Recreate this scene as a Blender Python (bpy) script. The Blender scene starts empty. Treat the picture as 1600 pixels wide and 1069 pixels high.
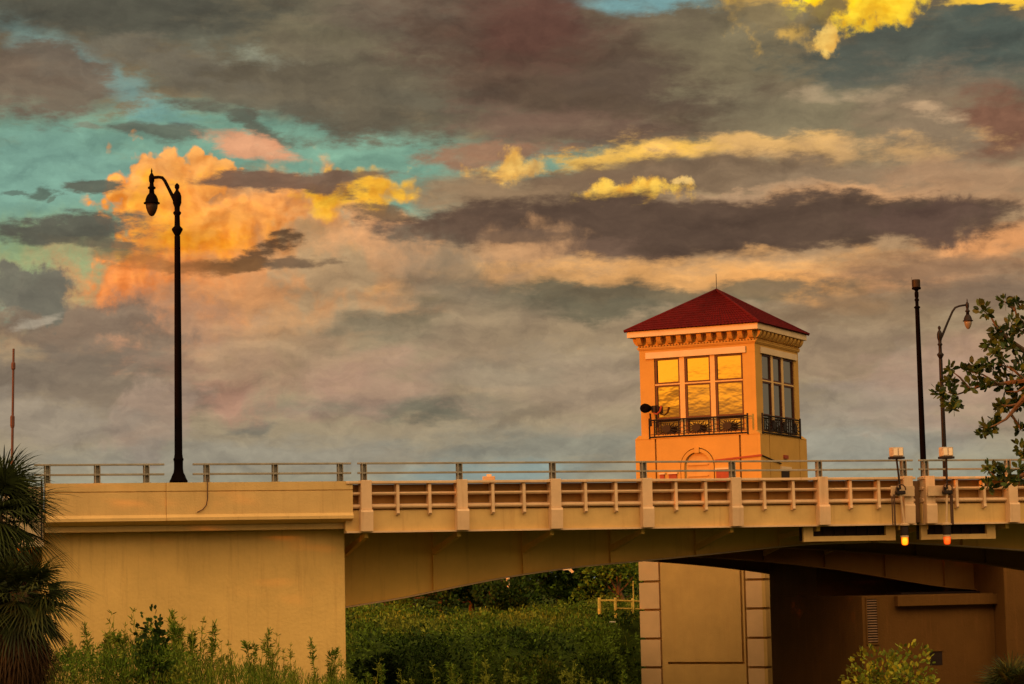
import bpy, math, random
from mathutils import Vector, Matrix
rad = math.radians
scene = bpy.context.scene
COL = scene.collection

# ------------------------------------------------------------------ camera
F_PX, PITCH, ROLL, CAM_H = 3500.0, rad(6.03), rad(1.2), 5.0
cF = Vector((0, math.cos(PITCH), math.sin(PITCH)))
u0 = Vector((0, -math.sin(PITCH), math.cos(PITCH))); r0 = Vector((1, 0, 0))
cR = r0*math.cos(ROLL) - u0*math.sin(ROLL)
cU = r0*math.sin(ROLL) + u0*math.cos(ROLL)
cam_data = bpy.data.cameras.new('camera')
cam = bpy.data.objects.new('camera', cam_data); COL.objects.link(cam)
m = Matrix((cR, cU, -cF)).transposed().to_4x4(); m.translation = (0, 0, CAM_H)
cam.matrix_world = m
cam_data.sensor_width = 36.0; cam_data.lens = F_PX/1600*36
cam_data.clip_start = 0.5; cam_data.clip_end = 5000
scene.camera = cam

def ray(px, py): return cF + cR*((px-800)/F_PX) - cU*((py-534.5)/F_PX)
def at(px, py, Y):
    d = ray(px, py); return Vector((0, 0, CAM_H)) + d*(Y/d.y)
def sky_uv(px, py):                       # azimuth and elevation, 1 unit = 1/35 rad
    d = ray(px, py).normalized()
    return 35*math.atan2(d.x, d.y), 35*math.asin(d.z)
def lin(c):
    return tuple((x/255/12.92 if x/255 <= .04045 else ((x/255+.055)/1.055)**2.4) for x in c)

# ------------------------------------------------------------------ view
scene.view_settings.view_transform = 'Standard'
scene.view_settings.look = 'None'
scene.view_settings.exposure = 0.0
scene.view_settings.gamma = 1.0
scene.cycles.caustics_reflective = False
scene.cycles.caustics_refractive = False

# ------------------------------------------------------------------ sun (low in the west, to the left)
SUN_EL = rad(4.5)
sun_h = Vector((-0.838, -0.545, 0)).normalized()
sun_dir = Vector((sun_h.x*math.cos(SUN_EL), sun_h.y*math.cos(SUN_EL), math.sin(SUN_EL)))
sd = bpy.data.lights.new('sun', 'SUN'); sd.energy = 3.3; sd.angle = rad(0.5); sd.color = (1.0, 0.22, 0.012)
so = bpy.data.objects.new('sun', sd); COL.objects.link(so)
so.rotation_euler = sun_dir.to_track_quat('Z', 'Y').to_euler(); so.location = (-60, -20, 40)

# ------------------------------------------------------------------ world
world = bpy.data.worlds.new('World'); scene.world = world; world.use_nodes = True
world.cycles.sampling_method = 'MANUAL'; world.cycles.sample_map_resolution = 512
nt = world.node_tree; nt.nodes.clear(); L = nt.links
def N(t, **k):
    n = nt.nodes.new(t)
    for a, b in k.items(): setattr(n, a, b)
    return n
def put(sock, v):
    if hasattr(v, 'is_output') or isinstance(v, bpy.types.NodeSocket): L.new(v, sock)
    else:
        try: sock.default_value = v
        except Exception: sock.default_value = (*v, 1)
def M(op, a, b=None, c=None, clamp=False):
    n = N('ShaderNodeMath', operation=op, use_clamp=clamp); put(n.inputs[0], a)
    if b is not None: put(n.inputs[1], b)
    if c is not None: put(n.inputs[2], c)
    return n.outputs[0]
def VM(op, a, b=None, sc=None):
    n = N('ShaderNodeVectorMath', operation=op); put(n.inputs[0], a)
    if b is not None: put(n.inputs[1], b)
    if sc is not None: put(n.inputs['Scale'], sc)
    return n.outputs['Value'] if op in ('LENGTH', 'DOT_PRODUCT', 'DISTANCE') else n.outputs['Vector']
def MIX(fac, a, b, blend='MIX'):
    n = N('ShaderNodeMix', data_type='RGBA', blend_type=blend); n.clamp_factor = True
    put(n.inputs[0], fac)
    for s, v in ((n.inputs[6], a), (n.inputs[7], b)):
        if isinstance(v, bpy.types.NodeSocket): L.new(v, s)
        else: s.default_value = (*v[:3], 1)
    return n.outputs[2]
def SMOOTH(v, lo, hi, a=0.0, b=1.0):
    n = N('ShaderNodeMapRange', interpolation_type='SMOOTHSTEP')
    put(n.inputs[0], v); n.inputs[1].default_value = lo; n.inputs[2].default_value = hi
    n.inputs[3].default_value = a; n.inputs[4].default_value = b
    return n.outputs[0]
def NOISE(vec, scale, detail, rough=.55, dist=0.0):
    n = N('ShaderNodeTexNoise', noise_dimensions='2D'); put(n.inputs['Vector'], vec)
    n.inputs['Scale'].default_value = scale; n.inputs['Detail'].default_value = detail
    n.inputs['Roughness'].default_value = rough; n.inputs['Distortion'].default_value = dist
    return n
tc = N('ShaderNodeTexCoord').outputs['Generated']
dirn = VM('NORMALIZE', tc)
sp = N('ShaderNodeSeparateXYZ'); L.new(dirn, sp.inputs[0]); dx, dy, dz = sp.outputs
az = M('MULTIPLY', M('ARCTAN2', dx, dy), 35.0)
el = M('MULTIPLY', M('ARCSINE', dz), 35.0)
cb = N('ShaderNodeCombineXYZ'); L.new(az, cb.inputs[0]); L.new(el, cb.inputs[1]); pos = cb.outputs[0]
st = VM('MULTIPLY', pos, (0.55, 1.5, 1.0))           # streaky coordinates
wn = NOISE(pos, 0.9, 6, .58).outputs['Color']
wn2 = NOISE(VM('ADD', st, (31.3, 7.7, 2.0)), 1.1, 7, .6).outputs['Color']
def centred(c, amp):
    return VM('MULTIPLY', VM('SUBTRACT', c, (.5, .5, .5)), amp)
warp_round = VM('ADD', pos, centred(wn, (1.1, 1.0, 0)))
warp_streak = VM('ADD', pos, centred(wn2, (1.4, .55, 0)))
warp_small = VM('ADD', pos, centred(wn, (.55, .5, 0)))
edge_r = NOISE(pos, 2.2, 8, .62).outputs['Fac']
edge_s = NOISE(VM('ADD', st, (3.1, 11.0, 5.0)), 2.0, 8, .64).outputs['Fac']
# relief: difference of the same noise taken a little towards the light
def relief(vec, scale, off, detail=8, rough=.58):
    a = NOISE(vec, scale, detail, rough).outputs['Fac']
    b = NOISE(VM('ADD', vec, off), scale, detail, rough).outputs['Fac']
    return M('SUBTRACT', a, b)
rel_s = relief(VM('ADD', VM('ADD', st, centred(wn, (1.0, 1.0, 0))), (8., 3., 1.)), 0.9, (-.10, .26, 0))
# cauliflower relief for the cumulus
def billow(vec, sc):
    n = N('ShaderNodeTexVoronoi', feature='SMOOTH_F1', voronoi_dimensions='2D'); put(n.inputs['Vector'], vec)
    n.inputs['Scale'].default_value = sc; n.inputs['Smoothness'].default_value = .45
    n.inputs['Detail'].default_value = 2.5; n.inputs['Roughness'].default_value = .55
    return n.outputs['Distance']
bw = VM('ADD', pos, centred(wn, (.35, .35, 0)))
bil = billow(bw, 2.0)
bil2 = billow(VM('ADD', bw, (-.10, .09, 0)), 2.0)
rel_b = M('SUBTRACT', bil2, bil)

# base gradient of thin cloud by elevation
ramp = N('ShaderNodeValToRGB')
ev = M('DIVIDE', el, 10.0, clamp=True); L.new(ev, ramp.inputs[0])
def eln(y): return max(0.0, min(1.0, sky_uv(800, y)[1]/10.0))
stops = [(900, (118, 122, 112)), (752, (147, 144, 124)), (715, (156, 143, 118)), (650, (156, 138, 110)), (560, (160, 137, 106)),
         (480, (150, 128, 100)), (400, (168, 134, 98)), (320, (158, 130, 98)), (230, (134, 118, 90)), (130, (120, 106, 82)), (30, (108, 96, 76))]
cr = ramp.color_ramp
cr.elements[0].position = eln(stops[0][0]); cr.elements[0].color = (*lin(stops[0][1]), 1)
cr.elements[1].position = eln(stops[-1][0]); cr.elements[1].color = (*lin(stops[-1][1]), 1)
for y, c in stops[1:-1]:
    e = cr.elements.new(eln(y)); e.color = (*lin(c), 1)
col = ramp.outputs[0]
# left side is pinker and greyer low down
T = (108, 158, 140)
# (x, y, rx, ry, rotation deg (clockwise on the picture), colour, opacity, softness, kind r/s, edge noise)
SKY = [
 # open teal sky
 (90, 315, 200, 165, 0, (120, 158, 136), .97, .55, 's', .9),
 (400, 222, 350, 52, 2, (120, 158, 136), .97, .6, 's', .9),
 (560, 275, 150, 78, 8, (120, 158, 136), .97, .5, 's', .9),
 (105, 405, 120, 72, 0, (146, 162, 114), .95, .6, 'r', .6),
 (60, 270, 160, 60, 0, (120, 158, 142), .8, .8, 's', .6),
 (120, 95, 150, 26, 28, (116, 156, 150), .85, .8, 's', 1.2),
 (860, 248, 80, 22, -4, (128, 162, 138), .9, .6, 's', 1.0),
 (1010, 8, 110, 13, 0, (122, 164, 164), .9, .7, 's', 1.0),
 (640, 160, 90, 14, 12, (146, 158, 140), .7, .9, 's', 1.4),
 (400, 75, 130, 26, 8, (146, 150, 130), .75, .9, 's', 1.3),
 (450, 110, 90, 12, 8, (160, 160, 140), .6, .9, 's', 1.4),
 (860, 20, 60, 12, 30, (128, 150, 145), .4, .9, 's', 1.2),
 # upper grey decks
 (70, 120, 110, 62, 4, (112, 96, 80), .95, .55, 's', 1.0),
 (260, 22, 330, 50, 3, (84, 82, 70), .97, .6, 's', .8),
 (430, 150, 190, 40, 14, (104, 96, 80), .92, .7, 's', 1.2),
 (330, 110, 170, 22, 10, (112, 104, 88), .8, .7, 's', 1.3),
 (620, 80, 250, 70, 6, (112, 102, 80), .93, .6, 's', 1.0),
 (640, 150, 270, 58, 8, (104, 94, 76), .93, .6, 's', 1.1),
 (700, 30, 180, 40, 4, (110, 96, 80), .9, .7, 's', .8),
 (380, 195, 70, 13, 22, (96, 92, 78), .85, .6, 's', 1.2),
 (245, 205, 62, 15, 4, (98, 100, 86), .85, .6, 's', 1.3),
 (165, 200, 26, 8, 10, (124, 122, 104), .7, .7, 's', 1.2),
 (820, 75, 190, 95, 12, (98, 78, 64), .95, .6, 's', .7),
 (960, 130, 240, 62, 14, (92, 75, 60), .96, .5, 's', .7),
 (1080, 135, 190, 38, 8, (94, 78, 64), .9, .6, 's', .8),
 (880, 200, 170, 28, 4, (118, 92, 76), .8, .7, 's', .9),
 (830, 40, 90, 60, 0, (98, 64, 54), .75, .9, 's', .6),
 (1180, 70, 130, 60, -10, (122, 110, 84), .85, .7, 's', 1.0),
 (1320, 190, 190, 60, 4, (128, 116, 90), .85, .8, 's', 1.0),
 (1460, 85, 190, 58, 2, (84, 88, 78), .96, .5, 's', .9),
 (1560, 80, 110, 60, 6, (78, 86, 78), .8, .7, 's', .8),
 (1480, 210, 120, 90, 0, (138, 116, 92), .85, .8, 's', .9),
 (1565, 195, 48, 46, 0, (122, 82, 64), .85, .7, 's', .8),
 (1275, 145, 30, 12, 0, (172, 148, 116), .6, 1.0, 's', 1.5),
 (1360, 145, 28, 10, 0, (176, 150, 116), .6, 1.0, 's', 1.5),
 (1468, 172, 34, 9, 4, (196, 162, 124), .75, .8, 's', 1.2),
 # gold breaks at the top
 (1215, 30, 70, 30, 18, (214, 168, 80), .8, .7, 'r', 1.5),
 (1290, 4, 95, 22, 4, (255, 208, 30), 1.0, .4, 'r', 1.3),
 (1370, 14, 70, 24, -12, (250, 200, 44), .95, .5, 'r', 1.4),
 (1298, 55, 12, 20, 22, (246, 196, 92), .9, .6, 'r', 1.4),
 (1285, 28, 40, 17, -22, (112, 96, 66), .93, .5, 'r', 1.2),
 (1180, 20, 60, 22, 8, (116, 104, 80), .9, .6, 's', 1.0),
 (1560, 4, 70, 7, 3, (252, 200, 62), .95, .6, 's', 1.0),
 # cumulus
 (330, 480, 250, 100, 0, (190, 142, 98), .92, .8, 'r', .9),
 (190, 500, 90, 40, 0, (176, 130, 96), .7, .8, 'r', .9),
 (480, 395, 130, 105, 10, (186, 146, 98), .95, .35, 'c', .45),
 (430, 345, 170, 95, 0, (226, 146, 72), .95, .6, 'c', .4),
 (236, 340, 92, 124, 4, (242, 148, 58), 1.0, .18, 'c', .3),
 (300, 360, 165, 116, 0, (242, 146, 50), 1.0, .35, 'c', .35),
 (256, 296, 92, 72, 0, (247, 166, 82), 1.0, .15, 'c', .35),
 (322, 284, 76, 62, 0, (251, 168, 82), 1.0, .15, 'c', .35),
 (206, 436, 72, 84, 14, (236, 144, 72), .97, .25, 'c', .35),
 (300, 450, 150, 70, 0, (232, 136, 66), .9, .8, 'c', .4),
 (315, 350, 125, 80, 0, (255, 156, 18), .9, .9, 'c', .4),
 (228, 352, 60, 78, 0, (255, 166, 44), .85, .8, 'c', .4),
 (390, 330, 110, 42, 0, (238, 156, 78), .7, 1.0, 'r', .6),
 (330, 442, 170, 34, 0, (236, 134, 58), .8, .9, 'r', .7),
 (222, 396, 16, 44, 24, (208, 122, 66), .5, .9, 'r', .8),
 (255, 462, 24, 30, -30, (206, 128, 74), .5, .9, 'r', .8),
 (440, 462, 170, 60, 0, (196, 144, 96), .8, .9, 'r', .8),
 (520, 425, 120, 100, 20, (170, 142, 106), .85, .5, 'c', .4),
 (500, 360, 70, 48, 20, (176, 142, 100), .7, .8, 'c', .5),
 # right shoulder of the cumulus
 (590, 354, 140, 40, 16, (228, 156, 86), .92, .6, 'c', .4),
 (556, 308, 112, 44, -2, (250, 180, 48), .97, .4, 'c', .32),
 (600, 378, 90, 28, 10, (214, 156, 106), .8, .8, 'r', 1.0),
 (612, 332, 46, 12, 6, (122, 96, 70), .9, .6, 's', 1.3),
 (392, 230, 66, 15, 14, (216, 150, 110), .9, .6, 's', 1.1),
 # middle bands
 (765, 240, 95, 17, -3, (152, 112, 86), .92, .6, 's', 1.1),
 (790, 262, 40, 18, -8, (238, 182, 84), .9, .6, 'r', 1.3),
 (850, 264, 26, 10, 0, (240, 186, 92), .8, .6, 'r', 1.4),
 (730, 300, 75, 26, 0, (150, 122, 92), .9, .6, 's', 1.1),
 (1075, 237, 165, 15, -2, (250, 194, 84), .97, .8, 's', 1.8),
 (1250, 234, 180, 22, 2, (212, 166, 108), .85, .9, 's', 1.7),
 (930, 246, 55, 8, -8, (236, 184, 88), .7, .7, 's', 1.2),
 (1090, 272, 260, 24, 1, (120, 98, 76), .95, .5, 's', .9),
 (930, 290, 110, 22, -6, (122, 98, 76), .9, .6, 's', 1.0),
 (1340, 280, 160, 24, 2, (142, 118, 92), .85, .8, 's', 1.0),
 (965, 312, 92, 19, -9, (250, 192, 72), .97, .5, 'r', 1.3),
 (1060, 280, 16, 6, -8, (250, 200, 110), .8, .7, 'r', 1.2),
 (820, 320, 90, 18, 0, (150, 122, 92), .85, .7, 's', 1.0),
 (1330, 308, 190, 15, 2, (214, 160, 110), .85, .8, 's', 1.2),
 (1150, 303, 80, 9, -3, (178, 144, 110), .8, .7, 's', 1.2),
 (1500, 280, 110, 30, 4, (170, 132, 98), .8, .8, 's', 1.0),
 (1560, 378, 90, 26, -4, (226, 156, 98), .92, .7, 's', 1.0),
 (690, 362, 110, 20, 4, (104, 82, 68), .9, .6, 's', 1.2),
 (820, 350, 150, 22, 3, (98, 76, 62), .95, .5, 's', .8),
 (1000, 372, 300, 30, 2, (92, 72, 58), .97, .45, 's', .7),
 (1300, 348, 240, 38, 1, (92, 72, 58), .98, .40, 's', .7),
 (1110, 350, 400, 42, 1, (90, 71, 58), 1.0, .40, 's', .6),
 (1440, 348, 90, 30, 4, (96, 74, 62), .95, .4, 'r', .8),
 (900, 392, 100, 18, 2, (110, 86, 70), .85, .7, 's', 1.2),
 (800, 405, 75, 34, -20, (206, 154, 106), .75, .9, 'r', 1.0),
 (1150, 412, 280, 14, 0, (196, 150, 102), .8, .9, 's', .9),
 (1130, 436, 340, 26, 1, (230, 168, 100), .9, .9, 's', 1.3),
 (1420, 430, 160, 24, -4, (198, 142, 98), .8, .8, 's', 1.0),
 (1250, 452, 120, 24, 10, (226, 160, 92), .85, .7, 's', 1.0),
 (1470, 415, 150, 16, -2, (126, 100, 78), .75, .8, 's', 1.1),
 (900, 470, 190, 32, 2, (104, 96, 76), .95, .5, 's', .9),
 (1130, 462, 130, 18, 0, (116, 102, 78), .9, .6, 's', 1.0),
 (1250, 480, 70, 14, 0, (140, 116, 88), .8, .7, 's', 1.1),
 (1380, 480, 140, 34, 4, (134, 110, 84), .85, .7, 's', 1.0),
 (1540, 450, 90, 30, 0, (128, 104, 84), .8, .8, 's', 1.0),
 (700, 420, 90, 40, 14, (132, 116, 94), .75, .8, 'r', .9),
 # low haze and puffs
 (620, 500, 90, 17, 0, (118, 106, 84), .9, .7, 's', 1.2),
 (630, 525, 46, 10, 0, (106, 98, 78), .85, .7, 's', 1.2),
 (515, 520, 24, 7, 0, (112, 102, 80), .8, .7, 's', 1.3),
 (700, 560, 120, 40, 0, (158, 134, 108), .6, .9, 'r', .9),
 (540, 560, 130, 60, 0, (150, 134, 106), .6, .9, 'r', .9),
 (770, 500, 80, 30, 0, (154, 132, 104), .7, .8, 's', .9),
 (680, 640, 140, 16, 1, (114, 110, 92), .88, .7, 's', 1.1),
 (560, 636, 90, 11, 0, (122, 118, 100), .75, .8, 's', 1.2),
 (470, 630, 90, 12, -2, (124, 116, 98), .6, .8, 's', 1.2),
 (385, 670, 40, 12, -8, (118, 112, 98), .8, .7, 's', 1.2),
 (330, 600, 85, 46, 10, (172, 130, 108), .85, .8, 'r', .8),
 (250, 520, 120, 60, 6, (168, 128, 100), .75, .8, 'r', .9),
 (540, 595, 40, 24, 0, (162, 126, 104), .6, .8, 'r', .9),
 (120, 505, 130, 42, 6, (128, 110, 92), .9, .5, 'r', .9),
 (40, 455, 70, 36, 4, (110, 106, 92), .97, .3, 'r', .8),
 (45, 500, 30, 9, -24, (172, 158, 136), .8, .7, 's', 1.2),
 (200, 562, 42, 20, 20, (206, 150, 112), .85, .7, 'r', 1.1),
 (110, 590, 160, 44, 2, (124, 110, 94), .93, .6, 's', .9),
 (190, 620, 110, 34, 4, (128, 112, 94), .85, .7, 's', 1.0),
 (290, 560, 70, 24, 4, (146, 118, 98), .6, .8, 'r', 1.1),
 (240, 655, 70, 40, -28, (158, 134, 114), .85, .45, 'r', .9),
 (60, 660, 150, 30, 6, (152, 138, 120), .8, .8, 's', .8),
 (380, 715, 300, 22, 0, (138, 134, 122), .6, .9, 's', .7),
 (1402, 596, 32, 38, 0, (162, 144, 122), .85, .5, 'r', 1.0),
 (1395, 640, 60, 28, 0, (156, 138, 116), .6, .8, 'r', 1.0),
 (1520, 560, 90, 40, 0, (172, 134, 108), .7, .9, 's', .8),
 (1330, 560, 110, 40, 0, (146, 122, 98), .7, .9, 's', .9),
 (1330, 690, 160, 34, 0, (142, 142, 132), .6, .9, 's', .8),
 (880, 590, 110, 40, 0, (142, 128, 108), .6, .9, 's', .9),
 (850, 700, 170, 30, 0, (128, 130, 118), .65, .9, 's', .9),
 (760, 740, 120, 14, 0, (122, 142, 140), .7, .9, 's', .6),
 (560, 600, 120, 44, 0, (172, 136, 114), .6, .8, 's', 1.2),
 (1500, 610, 130, 50, 0, (172, 140, 118), .7, .8, 's', 1.2),
 (900, 610, 160, 40, 0, (164, 140, 114), .6, .8, 's', 1.2),
 (420, 560, 120, 40, 0, (170, 140, 108), .6, .8, 's', 1.2),
 (760, 590, 90, 26, 0, (140, 126, 104), .6, .8, 's', 1.3),
 (1340, 640, 120, 30, 0, (150, 136, 118), .6, .8, 's', 1.2),
 # dark scud in front of the cumulus and the teal
 (410, 392, 62, 15, -20, (92, 68, 48), .92, .55, 's', 1.6),
 (360, 412, 60, 12, -12, (120, 84, 52), .9, .6, 's', 1.2),
 (470, 408, 52, 12, 4, (108, 86, 66), .9, .6, 's', 1.3),
 (270, 412, 60, 10, 8, (160, 104, 58), .7, .7, 's', 1.3),
 (300, 420, 20, 14, 0, (150, 96, 54), .6, .7, 's', 1.2),
 (440, 283, 135, 17, 1, (118, 90, 72), .97, .4, 's', .9),
 (540, 276, 80, 9, -1, (124, 98, 78), .85, .5, 's', 1.0),
 (152, 290, 46, 13, 0, (88, 90, 78), .95, .4, 's', 1.0),
 (60, 303, 22, 10, 10, (82, 92, 80), .85, .5, 's', 1.2),
 (90, 313, 9, 5, 10, (90, 100, 86), .7, .5, 's', 1.2),
 (18, 301, 16, 4, 0, (92, 108, 96), .8, .5, 's', 1.2),
 (95, 360, 120, 19, -4, (92, 90, 78), .97, .45, 's', 1.0),
 (150, 378, 80, 10, 8, (104, 98, 80), .85, .6, 's', 1.1),
 (185, 400, 24, 8, 0, (120, 116, 84), .6, .6, 's', 1.1),
 (800, 362, 90, 14, 3, (106, 84, 68), .8, .6, 's', 1.2),
]
base_col = col
k1 = M('MULTIPLY_ADD', rel_s, 1.05, 1.0)
k2 = M('MULTIPLY_ADD', M('SUBTRACT', NOISE(VM('ADD', st, centred(wn2, (.8, .8, 0))), 3.2, 6, .6).outputs['Fac'], .5), .30, 1.06)
kk = M('MULTIPLY', k1, k2)
cmb = N('ShaderNodeCombineXYZ'); L.new(kk, cmb.inputs[0]); L.new(kk, cmb.inputs[1]); L.new(M('POWER', kk, .9), cmb.inputs[2])
bil_t = M('MULTIPLY_ADD', rel_b, 1.5, .55, clamp=True)
edge_c = M('MULTIPLY_ADD', edge_r, .3, M('MULTIPLY', bil, 1.1))
def make_group(name, ins, outs):
    g = bpy.data.node_groups.new(name, 'ShaderNodeTree')
    for n_, t_ in ins: g.interface.new_socket(n_, in_out='INPUT', socket_type=t_)
    for n_, t_ in outs: g.interface.new_socket(n_, in_out='OUTPUT', socket_type=t_)
    return g, g.nodes.new('NodeGroupInput'), g.nodes.new('NodeGroupOutput')
_V, _F, _C = 'NodeSocketVector', 'NodeSocketFloat', 'NodeSocketColor'
def layer_group(lit):
    """one cloud: an ellipse in azimuth and elevation, torn by noise, laid over the layers behind it"""
    global nt, L
    g, gi, go = make_group('cloud_layer_lit' if lit else 'cloud_layer', [('Sky', _C), ('Warp', _V), ('Edge', _F), ('Loc', _V), ('Rot', _V), ('Scale', _V), ('En', _F), ('Hi', _F), ('Lo', _F), ('Op', _F), ('A', _C)] + ([('B', _C), ('T', _F)] if lit else []), [('Sky', _C)])
    keep = nt, L; nt, L = g, g.links; I = gi.outputs
    ch = N('ShaderNodeVectorMath', operation='MULTIPLY_ADD'); L.new(I['Sky'], ch.inputs[0]); ch.inputs[1].default_value = (1e-6,)*3; L.new(I['Warp'], ch.inputs[2])
    mp = N('ShaderNodeMapping', vector_type='TEXTURE'); L.new(ch.outputs[0], mp.inputs['Vector'])
    for q in (('Location', 'Loc'), ('Rotation', 'Rot'), ('Scale', 'Scale')): L.new(I[q[1]], mp.inputs[q[0]])
    ln2 = M('MULTIPLY_ADD', I['Edge'], I['En'], VM('LENGTH', mp.outputs[0]))
    n = N('ShaderNodeMapRange', interpolation_type='SMOOTHSTEP'); L.new(ln2, n.inputs[0]); L.new(I['Hi'], n.inputs[1]); L.new(I['Lo'], n.inputs[2]); n.inputs[3].default_value = 0; L.new(I['Op'], n.inputs[4])
    tone = MIX(I['T'], I['A'], I['B']) if lit else I['A']
    L.new(MIX(n.outputs[0], I['Sky'], tone), go.inputs[0])
    nt, L = keep; return g
G_FLAT, G_LIT = layer_group(False), layer_group(True)
SHARED = [('Base', _C, base_col), ('WarpR', _V, warp_round), ('WarpS', _V, warp_streak), ('WarpC', _V, warp_small), ('EdgeR', _F, edge_r), ('EdgeS', _F, edge_s), ('EdgeC', _F, edge_c), ('T', _F, bil_t), ('K', _V, cmb.outputs[0])]
def front_tile(a0, a1, e0, e1):
    """all the clouds that can reach this window of azimuth and elevation, painted back to front"""
    sel = []
    for row in SKY:
        (x, y, rx, ry, rot, c, op, soft, kind, en) = row
        a, e = sky_uv(x, y); q = 1 + .57*en + .85*soft; cr_, sr_ = abs(math.cos(rad(rot))), abs(math.sin(rad(rot)))
        ex = q*1.06*(rx*cr_+ry*sr_)/100 + .62; ey = q*1.06*(rx*sr_+ry*cr_)/100 + .42
        if a+ex < a0 or a-ex > a1 or e+ey < e0 or e-ey > e1: continue
        sel.append(row)
    g, gi, go = make_group('sky_window', [(n_, t_) for n_, t_, _ in SHARED], [('Shader', 'NodeSocketShader')])
    I = gi.outputs; col = I['Base']
    for (x, y, rx, ry, rot, c, op, soft, kind, en) in sel:
        a, e = sky_uv(x, y); cc = lin(c); lit = c[0] > 185 and (kind == 'c' or (kind == 'r' and c[0] > 230))
        n = g.nodes.new('ShaderNodeGroup'); n.node_tree = G_LIT if lit else G_FLAT
        g.links.new(col, n.inputs['Sky']); K_ = kind.upper()
        g.links.new(I['Warp'+K_], n.inputs['Warp']); g.links.new(I['Edge'+K_], n.inputs['Edge'])
        mid = 1.0 + en*0.92
        if kind != 'c': soft = min(1.3, soft*1.2)
        n.inputs['Loc'].default_value = (a, e, 0); n.inputs['Rot'].default_value = (0, 0, rad(-rot)); n.inputs['Scale'].default_value = (rx/100*1.06, ry/100*1.06, 1)
        n.inputs['En'].default_value = en*1.85; n.inputs['Hi'].default_value = mid+soft*.6; n.inputs['Lo'].default_value = mid-soft*.6; n.inputs['Op'].default_value = op
        if lit:      # sunlit heads: shaded between a deeper and a paler tone of the same cloud
            n.inputs['A'].default_value = (cc[0]*.84, cc[1]*.74, cc[2]*.68, 1); n.inputs['B'].default_value = (min(1, cc[0]*1.08), cc[1]*1.14, cc[2]*1.35, 1)
            g.links.new(I['T'], n.inputs['T'])
        else: n.inputs['A'].default_value = (*cc, 1)
        col = n.outputs[0]
    vm = g.nodes.new('ShaderNodeVectorMath'); vm.operation = 'MULTIPLY'; g.links.new(col, vm.inputs[0]); g.links.new(I['K'], vm.inputs[1])
    b_ = g.nodes.new('ShaderNodeBackground'); g.links.new(vm.outputs[0], b_.inputs[0]); g.links.new(b_.outputs[0], go.inputs[0])
    n = N('ShaderNodeGroup'); n.node_tree = g
    for n_, t_, src in SHARED: L.new(src, n.inputs[n_])
    return n.outputs[0]
def split(sock, at_, lo, hi):
    mx = N('ShaderNodeMixShader'); L.new(M('GREATER_THAN', sock, at_), mx.inputs[0])
    L.new(lo, mx.inputs[1]); L.new(hi, mx.inputs[2]); return mx.outputs[0]
AZ = [-8.6, -6.2, -4.2, -1.8, .6, 3.0, 5.4, 8.6]; EL = [-.5, 2.8, 4.6, 6.0, 7.4, 9.6]
def rows(i0, i1, a0, a1):
    if i1-i0 == 1: return front_tile(a0, a1, EL[i0], EL[i1])
    m_ = (i0+i1)//2; return split(el, EL[m_], rows(i0, m_, a0, a1), rows(m_, i1, a0, a1))
def columns(j0, j1):
    if j1-j0 == 1: return rows(0, len(EL)-1, AZ[j0], AZ[j1])
    m_ = (j0+j1)//2; return split(az, AZ[m_], columns(j0, m_), columns(m_, j1))
front_view = columns(0, len(AZ)-1)
front = VM('MULTIPLY', base_col, cmb.outputs[0])
# physical clear sky: what the rest of the dome shows above the broken cloud
sky = N('ShaderNodeTexSky', sky_type='NISHITA'); sky.sun_disc = False
sky.sun_elevation = SUN_EL; sky.sun_rotation = math.atan2(sun_dir.x, sun_dir.y)
sky.air_density = 1.4; sky.dust_density = 3.0
nish = VM('SCALE', sky.outputs[0], sc=0.004)
# glowing western cloud behind the viewer
backw = SMOOTH(dy, 0.45, -0.55)
cln = N('ShaderNodeTexNoise', noise_dimensions='3D'); L.new(VM('MULTIPLY', dirn, (3.2, 3.2, 9.0)), cln.inputs['Vector']); cln.inputs['Scale'].default_value = 1.6; cln.inputs['Detail'].default_value = 3; cl = cln.outputs['Fac']
backcol = MIX(SMOOTH(cl, .35, .7), lin((196, 156, 118)), lin((255, 213, 150)))
low = SMOOTH(dz, .0, .7, .72, 3.2)
back = VM('SCALE', backcol, sc=low)
gdot = VM('DOT_PRODUCT', dirn, tuple(Vector((-.78, -.62, .09)).normalized()))
glow = M('POWER', M('MAXIMUM', gdot, 0.0), 40.0)
back = VM('SCALE', back, sc=M('MULTIPLY_ADD', glow, -.9, 1.0))
back = VM('ADD', back, VM('SCALE', (3.9, 1.25, .02), sc=M('MULTIPLY', M('MULTIPLY', glow, SMOOTH(dz, .066, .090, .22, 1.0)), SMOOTH(cl, .38, .58, .22, 1.2))))
back = VM('ADD', back, nish)
plain = base_col
tot = MIX(backw, plain, back)
grd = SMOOTH(dz, -0.02, -0.06)
tot = MIX(grd, tot, (.045, .035, .02))
bg = N('ShaderNodeBackground'); L.new(tot, bg.inputs[0]); bg.inputs[1].default_value = 1.0
# inside the window of detailed cloud, outside it the plain deck and the western glow
inside = M('MULTIPLY', M('LESS_THAN', M('ABSOLUTE', az), 8.6), M('MULTIPLY', M('GREATER_THAN', el, -.5), M('LESS_THAN', el, 9.6)))
mxs = N('ShaderNodeMixShader'); L.new(inside, mxs.inputs[0]); L.new(bg.outputs[0], mxs.inputs[1]); L.new(front_view, mxs.inputs[2])
ow = N('ShaderNodeOutputWorld'); L.new(mxs.outputs[0], ow.inputs[0])

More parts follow.
